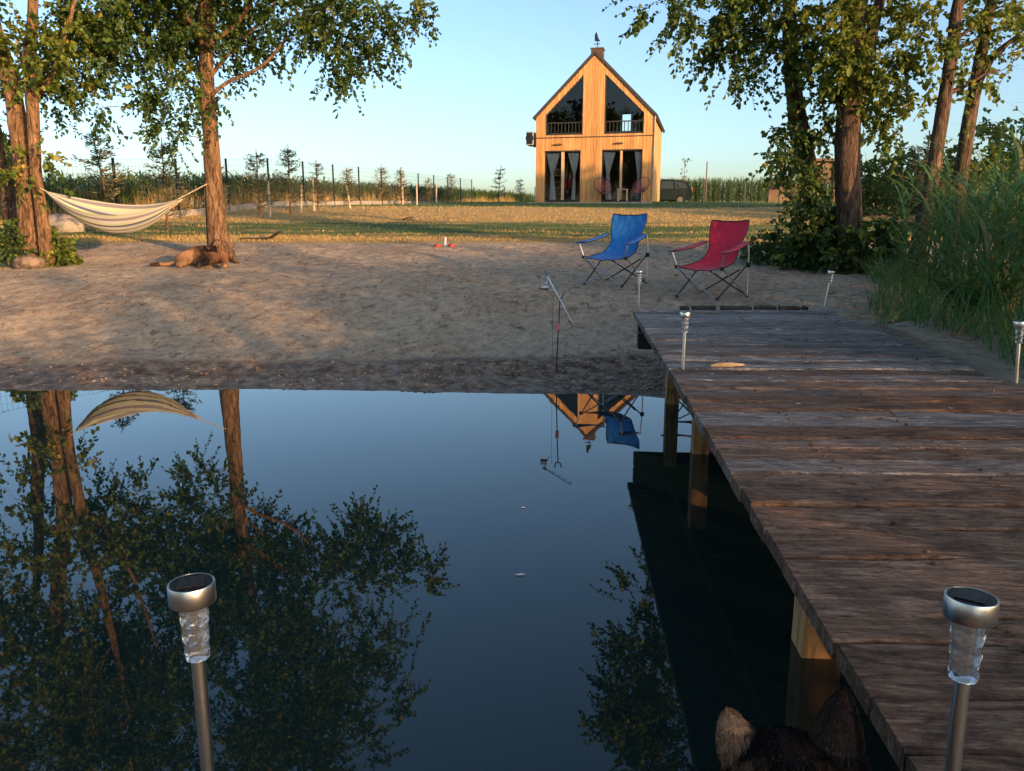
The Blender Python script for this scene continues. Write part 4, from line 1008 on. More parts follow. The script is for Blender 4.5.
# ------------------------------------------------------------------ car
def car():
    D = 55.; X0 = (656-512)/FPX*D*.98; z = H(X0, D); root = empty('parked_car', 'dark green estate car parked beyond the right corner of the house', 'car', (X0, D, z), R(4))
    L, W_, Hh = 4.4, 1.8, 1.66
    prof = [(-2.2,.45),(-2.2,.75),(-2.1,.95),(-1.2,1.05),(-.55,1.55),(.3,Hh),(1.5,Hh-.03),(1.9,1.52),(2.15,1.0),(2.2,.7),(2.2,.42),(1.75,.30),(-1.8,.30)]
    body = MB(); n = len(prof)
    def wd(z): return W_/2*(1-.16*max(0, (z-.95)/.7))
    vs = [(x, s*wd(z_), z_) for s in (-1, 1) for x, z_ in prof]
    body.add(vs, [tuple(range(n)), tuple(range(2*n-1, n-1, -1))]+[(i, n+i, n+(i+1) % n, (i+1) % n) for i in range(n)])
    paint = mat('car_paint', (.005, .012, .013), .55, 0, .05)
    body.build('body', paint, root, bevel=.05)
    gm = mat('car_glass', (.02, .028, .03), .2, 0, .2)
    for s in (-1, 1):
        for pts in ([(-.98,1.06),(-.50,1.46),(-.02,1.54),(-.02,1.06)], [(.05,1.06),(.05,1.55),(.85,1.55),(.85,1.06)], [(.95,1.06),(.95,1.55),(1.6,1.48),(1.85,1.10)]):
            g_ = MB(); vs = [(x, s*(wd(z_)+.012), z_) for x, z_ in pts]+[(x, s*(wd(z_)-.02), z_) for x, z_ in pts]; m_ = len(pts)
            g_.add(vs, [tuple(range(m_)), tuple(range(2*m_-1, m_-1, -1))]+[(i, (i+1) % m_, m_+(i+1) % m_, m_+i) for i in range(m_)]); g_.build('window', gm, root)
    g_ = MB(); g_.box((2.035, 0, 1.27), (.03, 1.35, .42), Matrix.Rotation(R(-25), 3, 'Y')); g_.build('rear_window', gm, root)
    for s in (-1, 1):
        g_ = MB(); g_.box((2.14, s*.74, .98), (.10, .2, .26)); g_.build('tail_light', mat('tail_red', (.4, .02, .02), .3), root)
    g_ = MB(); g_.box((2.22, 0, .50), (.08, 1.7, .18)); g_.build('bumper', M['black'], root, bevel=.02)
    g_ = MB(); g_.box((-2.2, 0, .50), (.08, 1.7, .18)); g_.build('bumper', M['black'], root, bevel=.02)
    for s in (-1, 1):
        g_ = MB(); g_.tube([(-.6, s*.66, 1.68), (1.5, s*.66, 1.68)], .02, 6); g_.build('roof_rail', M['black'], root)
        for x in (-1.35, 1.35):
            w = bpy.data.objects.new('wheel', None); COL.objects.link(w); w.parent = root; w.location = (x, s*.82, .33); w.rotation_euler = (R(90), 0, 0)
            t = MB(); t.lathe([(.2,-.1),(.31,-.1),(.33,-.07),(.33,.07),(.31,.1),(.2,.1)], 24); t.build('tyre', mat('tyre_rubber', (.015, .015, .015), .95, 0, .1), w, smooth=True)
            t = MB(); t.lathe([(.02,-.105),(.2,-.105),(.2,.105),(.02,.105)], 20)
            t.build('rim', mat('dull_rim', (.09, .09, .09), .8, 0, .2), w)
car()

# ------------------------------------------------------------------ wooden shelter behind the slim tree
X0, Y0 = at_px(797, 38); z0 = H(X0, Y0); sh = empty('wooden_shelter', 'small open wooden shelter with flat roof behind the slim leaning tree', 'shelter', (X0, Y0, z0))
ht = P(800, 160, 38).z-z0
for x in (-.95, 1.55):
    for y in (0, 1.6): b = MB(); b.box((x, y, ht/2-.2), (.12, .12, ht-.05+.3)); b.build('post', M['interior'], sh)
b = MB(); b.box((.3, .8, ht), (3.0, 2.1, .12)); b.build('roof', M['interior'], sh)
b = MB(); b.box((.9, .1, ht-.55), (1.2, .04, .95)); b.build('wall_panel', M['interior'], sh)
b = MB(); b.box((.3, 1.6, .5), (2.4, .04, .9)); b.build('wall_panel', M['interior'], sh)

# background bushes on the right
bgb = [(880, 175, 24, 1.5, 2.2, 'leaf', 'rounded green bush behind the reeds, just right of the thickest trunk'), (905, 160, 27, 1.1, 2.2, 'leaf_yellow', 'yellow-green bush behind the reeds left of the two leaning trunks'),
       (1000, 150, 22, 2.0, 2.9, 'leaf_yellow', 'large sunlit bush with dry tips at the right edge behind the reeds'), (985, 185, 19, 1.2, 1.9, 'leaf_yellow', 'sunlit bush between the leaning trunks and the right edge'),
       (940, 180, 25, 1.4, 1.9, 'leaf', 'green bush seen between the two leaning trunks'), (1040, 150, 24, 2.0, 3.4, 'leaf', 'tall bush cut by the right edge beyond the reeds')]
for i, (x, yt, D, r, h, mt, lb) in enumerate(bgb):
    X0, Y0 = at_px(x, D); bush('hedge_bush', lb, X0, Y0, r, h, int(26*r), M[mt], .12, 60+i)
X0, Y0 = at_px(918, 21); conifer(X0, Y0, P(918, 130, 21).z-H(X0, Y0), 'single conifer sapling standing right of the thickest trunk behind the reeds', 88, 1.3, group='conifer saplings on the right lawn')
# unseen trees: right ones added to cast shade, big ones on the far bank
for i, (x, y, h, r) in enumerate([(21.6, 10, 7.5, 1.6), (23.6, 11.8, 7.6, 1.6), (25.6, 13.6, 7.6, 1.6)]):
    z = .8; n0 = vol((x, y, 6.38), (r*1.1, r*1.1, .4), 40, 26, .5, 100+i)
    tree('unseen_tree', '%s unseen broadleaf tree added at the right to shade the lower house wall' % ordn[i], 'tree', [([(x, y, z), (x, y, z+h*.5), (x+.2, y, z+h*.9)], [.16, .11, .03])], n0, M['leaf'], M['bark'], .22, 100+i, group='trees outside the picture', spr_len=.6)

for i, (x, y) in enumerate([(14.2, -19), (14, -16.2), (14.1, -13.6), (13.8, -11.2), (14.2, -8.8), (14, -6.4), (14.3, -3.8)]):  # unseen willows added so their thin crowns half shade the beach and pier
    z = .66
    tree('shade_willow', '%s small unseen willow added to dapple the sun on the beach' % ordn[i], 'tree', [([(x, y, z), (x, y, z+1.4), (x+.1, y, z+2.8)], [.07, .05, .02])], vol((x, y, 3.65), (1.0, 1.5, .8), 9, 12, .5, 140+i), M['leaf'], M['bark'], .075, 140+i, group='unseen willows added for shade', spr_len=.4)
for i, (x, y, h, r) in enumerate([(-39, -44, 19, 5.5), (-29, -46, 20, 6), (-19, -45, 17, 5)]):
    tree('unseen_tree', '%s big tree on the opposite bank outside the picture' % ordn[i], 'tree', [([(x, y, .8), (x, y, h*.5), (x+.3, y, h*.9)], [.3, .2, .04])], vol((x, y, h*.6), (r, r, h*.36), 40, 16, 1.3, 120+i), M['leaf'], M['bark'], .4, 120+i, group='trees outside the picture', spr_len=1.0)

# ------------------------------------------------------------------ pier
PYAW, PTILT, DZ = -R(4.0), R(1.1), .60
pm = Matrix.Translation((0, 0, DZ)) @ Matrix.Rotation(PYAW, 4, 'Z') @ Matrix.Rotation(PTILT, 4, 'X')
pier = empty('wooden_pier', 'weathered dark plank pier running from the foreground to the sandy bank', 'pier'); pier.matrix_world = pm
pinv = pm.inverted()
def deck_hit(x, y, zl=0):
    o = pinv @ Vector((0, 0, CAMZ)); d = (pinv @ (Vector((0, 0, CAMZ))+ray(x, y)))-o; return o+d*((zl-o.z)/d.z)
PL, PR_, PEND = .512, 2.03, 6.24
mb = MB(); rn = []; y = .93; gg = random.Random(5); skew = math.tan(R(2.9))
def plank(x0, x1, y0, y1, z1, th, sk, r):
    n = 22; ch_ = .005; vs = []; jl = gg.uniform(-.003, .003); jr = gg.uniform(-.02, .02)
    prof = [(0, -th), (0, -ch_), (ch_, 0), (1, 0), (2, 0), (2, -ch_), (2, -th)]
    for i in range(n+1):
        x = (x0+jl)+(x1+jr-x0-jl)*i/n; ea = .0035*math.sin(i*1.3+r*50)+.002*math.sin(i*3.1+r*9); eb = .0035*math.sin(i*1.1+r*70)
        ya = y0+ea+x*sk; yb = y1+eb+x*sk; zz = z1+.002*math.sin(i*.5+r*20)
        for (k, dz) in prof:
            yy_ = ya if k == 0 else (ya+ch_ if k == ch_ else ((ya+yb)/2 if k == 1 else yb)); 
            if (k, dz) == (2, 0): yy_ = yb-ch_
            vs.append((x, yy_, zz+dz))
    m_ = len(prof); fs = []
    for i in range(n):
        for k in range(m_): k2 = (k+1) % m_; fs.append((i*m_+k, (i+1)*m_+k, (i+1)*m_+k2, i*m_+k2))
    fs.append(tuple(range(m_))); fs.append(tuple(n*m_+k for k in range(m_))[::-1])
    mb.add(vs, fs); rn.extend([r]*len(fs))
gaps_px = [755, 698, 641, 615, 556.5, 527, 504]     # gap rows seen along the left part of the pier
yl = sorted(deck_hit(870 if q > 600 else 790, q).y - deck_hit(870 if q > 600 else 790, q).x*skew for q in gaps_px)
yl = [yl[0]-.2] + yl
while yl[-1] < PEND-.1: yl.append(yl[-1]+gg.choice([.11, .13, .14, .15, .12]))
yl[-1] = PEND-.09
for a, b in zip(yl[:-1], yl[1:]):
    gap = gg.choice([.007, .009, .012]); plank(PL, PR_, a+gap/2, b-gap/2, gg.uniform(-.006, .004), .04, skew, gg.random())
for a, b in zip(yl[:-1], yl[1:]):
    for x in (PL+.335, (PL+PR_)/2, PR_-.165):
        for q in (a+.035, b-.035):
            i0 = len(mb.f); xx_ = x+gg.uniform(-.012, .012); mb.lathe([(.0055, -.004), (.0055, .0045), (.003, .0048)], 8, c=(xx_, q+xx_*skew+gg.uniform(-.006, .006), 0)); rn.extend([.02]*(len(mb.f)-i0))
# platform the photographer sits on
ya = yl[0]-.004
plat_rn = []
y = ya
while y > -1.0:
    plank(-2.4, PR_, y-.165, y-.006, gg.uniform(-.004, .004), .04, skew, gg.random()); y -= .17
def swap_idx(): pass
deck = mb.build('deck', M['deck'], pier); a_ = deck.data.attributes.new('rnd', 'FLOAT', 'FACE'); a_.data.foreach_set('value', rn)
for x in (PL+.30, PR_-.2):
    b = MB(); b.box((x+.03, 2.55, -.095), (.07, 7.3, .10)); b.build('beam', M['darkwood'], pier)
for y in (-.85, .55):
    b = MB(); b.box((-.9, y, -.12), (3.2, .07, .14)); b.build('beam', M['darkwood'], pier)
for yp in (2.39, 4.70, 6.05):
    for x in (PL+.27, PR_-.12):
        b = MB(); w = .13 if yp < 3 else .10; b.box((x+w/2, yp+w/2, -.75-.205), (w, w, 1.5)); b.build('post', M['postwood'], pier, bevel=.006)
for x, y in ((-2.2, .6), (-2.2, -.8), (-.8, .6), (-.8, -.8)):
    b = MB(); b.box((x, y-.12, -.95), (.13, .13, 1.5)); b.build('post', M['postwood'], pier)
# header beams at the shore end, their ends stick out on the left
b = MB(); b.box(((PL+PR_)/2+.03, PEND-.1, -.105), (PR_-PL-.02, .1, .115)); b.build('header_beam', M['darkwood'], pier, bevel=.006)
b = MB(); b.box(((PL+PR_)/2+.03, PEND-.1, -.235), (PR_-PL-.02, .1, .115)); b.build('header_beam', M['darkwood'], pier, bevel=.006)
# edging blocks on the far end
px = [(677,687),(689,713),(717,748),(750,772),(774,795),(797,803)]
xx0 = [(deck_hit(a, 307).x, deck_hit(b_, 307).x) for a, b_ in px]
for a, b_ in xx0:
    b = MB(); b.box(((a+b_)/2, PEND+.02+gg.uniform(-.01, .01)+.05*(a+b_)/2-.03, .006), (b_-a-.012, .09, .034), Matrix.Rotation(gg.uniform(-.03, .03), 3, 'Z')); b.build('edging_block', M['darkwood'], pier, bevel=.008)

# ------------------------------------------------------------------ solar lamps
def lamp(label, tube_len):
    root = empty('solar_lamp', label, 'garden lamp', group='solar garden lamps along the pier')
    z = tube_len
    t = MB(); t.tube([(0, 0, 0), (0, 0, z)], .0085, 16); t.build('pole', M['steel'], root, smooth=True)
    c = MB(); n = 60; prof = []
    for i in range(34): q = i/33; prof.append((.0142+.0036*q+.0006*math.sin(q*20), z+.075*q))
    c.lathe([(.004, z-.001)]+prof, n)
    b = 0
    for i, v in enumerate(c.v):                       # faceted crystal pattern
        x, y_, zz = v; a = math.atan2(y_, x); r = math.hypot(x, y_)
        if r > .01: f = 1+.055*math.sin(a*6+(1.57 if int((zz-z)/.0125) % 2 else -1.57))*math.sin((zz-z)/.0125*math.pi)*(1 if .001 < zz-z < .074 else 0)+.012*math.sin(a*17+zz*900); c.v[i] = (x*f, y_*f, zz)
    cl = c.build('lens', M['clear'], root, smooth=True)
    k = MB(); k.lathe([(.012, 0), (.0268, 0), (.0275, .001), (.0275, .0245), (.0270, .0255), (.0258, .0255), (.0256, .0245), (.0, .0245)], 40, c=(0, 0, z+.074)); cap = k.build('cap', M['steel'], root, smooth=True)
    s = MB(); s.box((0, 0, z+.1003), (.030, .030, .0012)); s.build('solar_cell', M['solar'], cap)
    d = MB(); d.lathe([(.001, 0), (.0248, 0), (.0248, .0006), (.001, .0006)], 32, c=(0, 0, z+.0988)); d.build('cap_top', M['panel'], cap)
    return root
def put_lamp(l, p, tilt=(0, 0)): l.location = p; l.rotation_euler = (tilt[0], tilt[1], random.uniform(0, 6))
def deck_world(x, y): q = deck_hit(x, y); return pm @ Vector((q.x, q.y, .0))
l1 = lamp('nearest solar lamp at the lower left, in front of the dark water', .30)
c1 = P(192, 592, .818); put_lamp(l1, (c1.x, c1.y, c1.z-(.30+.087)*.92)); l1.rotation_euler = (0, 0, .3); l1.scale = (.92,)*3
l2 = lamp('nearest solar lamp at the lower right, in front of the planks', .30)
c2 = P(972, 612, .735); l2.scale = (.91,)*3; l2.location = (c2.x+.004, c2.y, c2.z-(.30+.087)*.91); l2.rotation_euler = (R(-1), R(1.5), .9)
proto = lamp('small solar lamp on the left edge of the pier beside the pale stick', .185)
put_lamp(proto, deck_world(683, 369))
for lb, x, y, tl in (('small solar lamp on the far left corner of the pier below the blue chair', 639, 306, (0, R(2))), ('small solar lamp on the far right corner of the pier near the reeds', 825, 306, (0, R(6))), ('solar lamp on the right side of the pier at the right edge of the picture', 1016, 383, (0, R(3)))):
    c = copy_tree(proto); c['label'] = lb; put_lamp(c, deck_world(x, y), tl)
# pale stick / leaf on deck
p = deck_world(727, 368); b = MB(); b.tube([(-.085, 0, .01), (-.04, .01, .013), (.02, -.004, .016), (.09, .006, .012)], [.006, .011, .012, .004], 8)
o = b.build('driftwood_piece', noisy('bleached_wood', [(.3, (.45, .26, .12)), (.7, (.68, .48, .28))], 12, .8), smooth=True); o.location = p+Vector((0, 0, .002)); o.rotation_euler = (0, 0, R(6)); tag(o, 'short pale orange piece of wood lying on the pier planks', 'wood piece')
# floating bits
g2 = random.Random(3)
for lb, x, y, s in (('pale curled leaf floating on the water left of the pier', 520, 575, .022), ('tiny pale leaf floating on the water near the middle of the pond', 523, 508, .010)):
    q = ray(x, y); t_ = CAMZ/-q.z; w = q*t_; b = MB(); b.add([(-s, 0, .003), (-s*.3, -s*.35, .005), (s, -.1*s, .004), (s*.3, s*.3, .006), (-s, 0, .001), (-s*.3, -s*.35, .002), (s, -.1*s, .001), (s*.3, s*.3, .002)], [(0,1,2,3),(7,6,5,4),(0,4,5,1),(1,5,6,2),(2,6,7,3),(3,7,4,0)])
    o = b.build('floating_leaf', M['curtain']); o.location = (w.x, w.y, .0); tag(o, lb, 'leaf')

# ------------------------------------------------------------------ camping chairs
def tri_sheet(mb, rows, m=0, th=.004):
    n = len(rows[0]); b = len(mb.v); k = len(rows)
    for r in rows: mb.v.extend([tuple(p) for p in r])
    for i in range(k-1):
        for j in range(n-1): mb.f.append((b+i*n+j, b+i*n+j+1, b+(i+1)*n+j+1, b+(i+1)*n+j)); mb.m.append(m)
def camp_chair(label, loc, rz, fm, cup):
    root = empty('camping_chair', label, 'chair', loc, rz, 'folding camping chairs on the beach')
    fs = {}
    mb = MB(); rows = []; nu = 14
    # profile from seat front (s=0) to back top : (y, z, halfwidth, sag)
    prof = [(-.28,.335,.27,.03),(-.23,.338,.265,.035),(-.13,.35,.255,.04),(-.03,.368,.24,.045),(.06,.395,.225,.05),(.12,.43,.21,.05),(.16,.475,.20,.045),(.19,.53,.198,.04),(.215,.59,.205,.04),(.24,.655,.225,.04),(.262,.72,.24,.035),(.282,.785,.245,.03),(.30,.85,.24,.012)]
    for i, (y, z, w, sg) in enumerate(prof):
        r = []
        for j in range(nu+1):
            u = 2*j/nu-1; f = (1-u*u); seat = i < 5
            wr = .006*math.sin(u*9+i*1.7)+.004*math.sin(u*17-i)
            if seat: r.append((u*w, y+wr*.3, z-sg*f+wr*.6))
            else: r.append((u*w, y+sg*f*.7+wr, z - (.018*f if i == len(prof)-1 else 0)+wr*.3))
        rows.append(r)
    tri_sheet(mb, rows); o = mb.build('seat_sling', fm, root, smooth=False); o.data.polygons.foreach_set('use_smooth', [True]*len(o.data.polygons)); md = o.modifiers.new('s', 'SOLIDIFY'); md.thickness = .005; md2 = o.modifiers.new('ss', 'SUBSURF'); md2.levels = 1; md2.render_levels = 1
    # dark piping
    pip = MB()
    for s in (0, nu): pip.tube([r[s] for r in rows], .006, 5)
    pip.tube(rows[-1], .006, 5); pip.tube(rows[0], .006, 5); pip.build('piping', M['black'], o)
    for s in (-1, 1):
        arm = MB(); rr = []
        for t, wv in ((0, .045), (.2, .05), (.5, .055), (.8, .06), (.94, .055), (1, .03)):
            y = .215-.56*t; z = .61-.105*t-.02*math.sin(t*math.pi); xc = s*(.262+.078*t)
            rr.append([(xc-wv, y, z), (xc, y, z-.008), (xc+wv, y, z)])
        tri_sheet(arm, rr); ao = arm.build('armrest', fm, root); ao.data.polygons.foreach_set('use_smooth', [True]*len(ao.data.polygons)); md = ao.modifiers.new('s', 'SOLIDIFY'); md.thickness = .006
        ap = MB(); ap.tube([q[0] for q in rr]+[q[2] for q in rr][::-1]+[rr[0][0]], .005, 5); ap.build('piping', M['black'], ao)
        if s == cup:
            c = MB(); ring = [(s*.33+.045*math.cos(a), -.235+.045*math.sin(a), .512) for a in [i*math.pi/8 for i in range(17)]]; c.tube(ring, .007, 5); c.box((s*.33, -.235, .506), (.07, .012, .01)); c.box((s*.33, -.235, .506), (.012, .07, .01)); c.build('cup_holder', M['black'], ao)
    T = M['tube']; r = .0085
    def bar(name, pts, m=T): b = MB(); b.tube(pts, r, 8); return b.build(name, m, root, smooth=True)
    FLf, FRf, RLf, RRf = (-.25,-.30,.015), (.25,-.30,.015), (-.30,.22,.015), (.30,.22,.015)
    BR = (.235,.17,.31)
    bar('cross_leg', [FLf, (.27, -.285, .335)]); bar('cross_leg', [(.25,-.322,.015), (-.27,-.30,.335)])
    bar('cross_leg', [(-.30,.215,.015), BR], M['darkmetal']); bar('cross_leg', [(.30,.24,.015), (-.235,.19,.31)], M['darkmetal'])
    bar('cross_leg', [(-.262,-.29,.015), (-.29,.20,.35)], M['darkmetal']); bar('cross_leg', [(-.31,.22,.015), (-.29,-.28,.34)])
    bar('cross_leg', [(.262,-.29,.015), (.29,.20,.35)], M['darkmetal']); bar('cross_leg', [(.31,.22,.015), (.29,-.28,.34)])
    for s in (-1, 1):
        bar('back_post', [(s*.30, .235, .015), (s*.285, .25, .45), (s*.268, .252, .61)]); bar('arm_post', [(s*.285, -.285, .335), (s*.335, -.325, .505)])
        for y in (-.30, .23): b = MB(); b.lathe([(.008,0),(.02,.0),(.02,.02),(.010,.03)], 10, c=(s*(.26 if y < 0 else .30), y, .0)); b.build('foot', M['black'], root)
        b = MB(); b.box((s*.288, -.285, .335), (.035, .035, .04)); b.build('joint', M['black'], root)
        b = MB(); b.box((s*.295, .235, .36), (.035, .04, .05)); b.build('joint', M['black'], root)
    return root
def ground_px(x, y, D): p = P(x, y, D); return (p.x, p.y, H(p.x, p.y))
camp_chair('blue folding camping chair standing on the sand', ground_px(616, 278, 9.7), R(-38), M['blue'], -1)
camp_chair('red folding camping chair standing on the sand at the end of the pier', ground_px(712, 293, 8.9), R(-47), M['red'], -1)

# ------------------------------------------------------------------ fishing rod and rest
rt = empty('fishing_rod', 'silver fishing rod leaning on its rest over the water', 'fishing rod', P(545, 272, 7.3)); o_ = Vector(rt.location)
a_ = P(545, 272, 7.3)-o_; b_ = P(574, 325, 5.9)-o_
b = MB(); b.tube([a_, a_.lerp(b_, .5), b_], [.009, .006, .0025], 8); b.build('blank', M['stake'] if False else mat('rod_silver', (.6, .56, .52), .35, .5), rt, smooth=True)
b = MB(); b.tube([a_, a_.lerp(b_, .10)], .013, 8); b.build('handle', M['black'], rt, smooth=True)
b = MB(); q = a_.lerp(b_, .14)+Vector((-.03, 0, -.08)); b.tube([q+Vector((-.03, 0, 0)), q+Vector((.03, 0, 0))], .028, 14); b.tube([a_.lerp(b_, .14), q], .006, 6); b.tube([q+Vector((.03, 0, 0)), q+Vector((.05, 0, -.05))], .005, 5); b.build('reel', M['tube'], rt, smooth=True)
for t in (.4, .6, .8, .97):
    b = MB(); c = a_.lerp(b_, t); b.tube([c+Vector((.012*math.cos(a), 0, -.014+.012*math.sin(a))) for a in [i*math.pi/6 for i in range(13)]], .0015, 4); b.build('line_guide', M['darkmetal'], rt)
X1 = P(556, 348, 6.95); gz = H(X1.x, X1.y); rr_ = empty('rod_rest', 'thin metal rod rest with pink clamp stuck in the sand', 'rod rest', (X1.x, X1.y, gz))
tp = P(560, 298, 6.85)-Vector((X1.x, X1.y, gz)); b = MB(); b.tube([(0, 0, -.1), tp], .005, 6); b.build('stick', M['darkmetal'], rr_)
b = MB(); b.tube([tp+Vector((-.03, 0, .045)), tp+Vector((-.02, 0, 0)), tp+Vector((.02, 0, 0)), tp+Vector((.03, 0, .045))], .006, 6); b.build('fork', M['black'], rr_)
b = MB(); mm = tp*.62; b.box(mm, (.03, .03, .07)); b.build('clamp', mat('pink_plastic', (.6, .15, .15), .5), rr_, bevel=.005)
b = MB(); b.tube([tp+Vector((-.05, .1, .05)), tp+Vector((-.06, .02, -.1)), (-.03, .0, .05)], .0015, 4); b.build('line', M['darkmetal'], rr_)

# ------------------------------------------------------------------ hammock
def hammock():
    a = P(40, 188, 11.8); c = P(207, 184, 12.60); root = empty('hammock', 'striped cloth hammock slung between the two left trees', 'hammock', P(110, 232, 12)); o_ = Vector(root.location)
    L0 = P(46, 191, 11.85); R0 = P(178, 199, 12.35); V = []; Fq = []; nu, nv = 60, 30; st = []
    for i in range(nu+1):
        t = i/nu; base = L0.lerp(R0, t)
        e = (math.sin(math.pi*t))**.75; wv = .03+.62*(math.sin(math.pi*min(1, max(0, t))))**.8
        sag = .56*(4*t*(1-t))**.9
        for j in range(nv+1):
            u = 2*j/nv-1                                        # -1 front (camera) edge .. 1 back edge
            droop = (1-u*u)                                    
            zz = -sag*(.52+.48*droop) if u < 0 else -sag*(.30+.22*(1-abs(u))+.48*droop)
            if u >= 0: zz = -sag*(.22+.30*(1-u)+.48*droop)
            p = base + Vector((0, u*wv*.5, zz + .008*math.sin(j*1.7+i*.12)*e)); V.append(tuple(p-o_)); st.append((j/nv*1.55+.1) % 1.0)
    for i in range(nu):
        for j in range(nv): q = i*(nv+1)+j; Fq.append((q, q+nv+1, q+nv+2, q+1))
    m = mat('striped_cloth', (.6, .6, .5), .85); t_ = NT(m); rp = t_.ramp(t_.attr('rnd'), [(0, (.5, .5, .5))]*2)
    node = rp.node; e = node.color_ramp.elements; node.color_ramp.interpolation = 'CONSTANT'
    cols = [(.50,.49,.42),(.52,.54,.30),(.62,.62,.56),(.30,.26,.30),(.62,.62,.58),(.66,.68,.42),(.12,.14,.22),(.55,.55,.50),(.66,.66,.44),(.30,.27,.30),(.64,.62,.55),(.38,.34,.33),(.66,.66,.42),(.55,.53,.47),(.30,.27,.28),(.62,.6,.52)]
    while len(e) < 16: e.new(.5)
    for i in range(16): e[i].position = i/16; e[i].color = (*[q*.56 for q in cols[i]], 1)
    t_.col(rp)
    o = npmesh('cloth', V, Fq, m, root, attr={'rnd': ('POINT', st)}, smooth=True)
    for (s_, e_, i0) in ((L0, a, 0), (R0, c, nu)):
        for k in range(1):
            b = MB(); b.tube([s_-o_, e_-o_], .007, 6); b.build('rope', M['stake'], root)
    b = MB()
    for j in range(0, nv+1, 3): p = Vector(V[(nu-4)*(nv+1)+j]); b.tube([p, R0-o_+Vector((.08, 0, 0))], .003, 4)
    b.build('end_cords', M['stake'], root)
hammock()

# ------------------------------------------------------------------ small things on the lawn
X0, Y0 = at_px(272, 15.6); z = H(X0, Y0); r_ = empty('black_tray', 'black thin panel propped open on the grass right of the single-trunk tree', 'panel', (X0, Y0, z+.01))
b = MB(); b.box((-.30, 0, .015), (.55, .28, .02)); b.build('flat_panel', M['black'], r_)
b = MB(); b.box((.06, 0, .075), (.30, .28, .018), Matrix.Rotation(R(-30), 3, 'Y')); b.build('raised_panel', M['black'], r_)
X0, Y0 = at_px(445, 14.2); z = H(X0, Y0); b = MB(); b.tube([(0, 0, -.02), (.01, 0, .17)], [.022, .02], 8); o = b.build('short_peg', M['curtain']); o.location = (X0, Y0, z); tag(o, 'short white peg standing at the top of the beach', 'peg')
M['redtoy'] = mat('red_plastic', (.5, .06, .04), .5)
for i, (dx, lb) in enumerate(((-.13, 'small red beach toy left of the white peg'), (.12, 'small red beach toy right of the white peg'))):
    b = MB(); b.lathe([(.03,0),(.045,.0),(.05,.05),(.03,.06)], 12); b.box((.05, 0, .02), (.07, .03, .025)); o = b.build('beach_toy', M['redtoy'], smooth=True); o.location = (X0+dx, Y0-.1, H(X0+dx, Y0-.1)); tag(o, lb, 'toy')
X0, Y0 = at_px(413, 22); rock('dirt_clod', 'small brown clod lying on the sunlit grass left of the house', X0, Y0, (.26, .14, .07), M['stone'], 9, 'clod')

ico = bmesh.new(); bmesh.ops.create_icosphere(ico, subdivisions=1, radius=1); IV = np.array([v.co[:] for v in ico.verts]); IF = np.array([[v.index for v in f.verts] for f in ico.faces]); ico.free()
def scatter(name, xy, size, flat, m, label, seed):
    g = np.random.default_rng(seed); n = len(xy); z = height(xy[:, 0], xy[:, 1]); a = g.uniform(0, 6.28, n); sx = size*g.uniform(.7, 1.8, n); sy = size*g.uniform(.6, 1.1, n); sz = size*flat*g.uniform(.6, 1.3, n)
    v = IV[None]*(1+g.normal(scale=.16, size=(n, len(IV), 1))); x = v[..., 0]*sx[:, None]; y = v[..., 1]*sy[:, None]
    X_ = x*np.cos(a)[:, None]-y*np.sin(a)[:, None]+xy[:, 0:1]; Y_ = x*np.sin(a)[:, None]+y*np.cos(a)[:, None]+xy[:, 1:2]; Z_ = v[..., 2]*sz[:, None]+z[:, None]+sz[:, None]*.25
    V = np.stack([X_, Y_, Z_], -1).reshape(-1, 3); F_ = (IF[None]+(np.arange(n)*len(IV))[:, None, None]).reshape(-1, 3)
    tag(npmesh(name, V, F_, m, smooth=True), label, 'sand clods', kind='stuff')
g = np.random.default_rng(31)
q = g.uniform([-7, 5.9], [2.2, 8.2], (26000, 2)); sdq = shore_dist(q[:, 0], q[:, 1]); lim = np.interp(q[:, 0], [-6, -1, 1.5], [.5, .66, .95]); dens = np.interp(q[:, 0], [-6, -1.5, 0, 1.5], [.03, .10, .5, 1.0])
q = q[(sdq > .10) & (sdq < lim+.15*g.normal(size=len(q))) & (g.random(len(q)) < dens*(.3+1.1*vnoise(q[:, 0]*2.3, q[:, 1]*4, 8)))]
M['clod'] = noisy('wet_sand', [(.36, (.16, .10, .065)), (.5, (.30, .205, .14)), (.66, (.44, .32, .23))], 9, .8, .6, .01)
scatter('wet_sand_clods', q, g.uniform(.008, .022, len(q)), .5, M['clod'], 'rough clods of wet brown sand along the waterline', 32)
q = np.column_stack([g.uniform(-8.5, 4.2, 2600), g.uniform(6.9, 14.6, 2600)]); q = q[(vnoise(q[:, 0]*1.1, q[:, 1]*1.6, 18) > .45) & (shore_dist(q[:, 0], q[:, 1]) > .7)]
scatter('sand_crumbs', q, g.uniform(.006, .02, len(q))*(g.random(len(q))**2+.4), .5, noisy('crumbs', [(.3, (.10, .06, .035)), (.7, (.34, .24, .16))], 5, .9), 'dark crumbs, bark bits and clods strewn over the beach sand', 33)

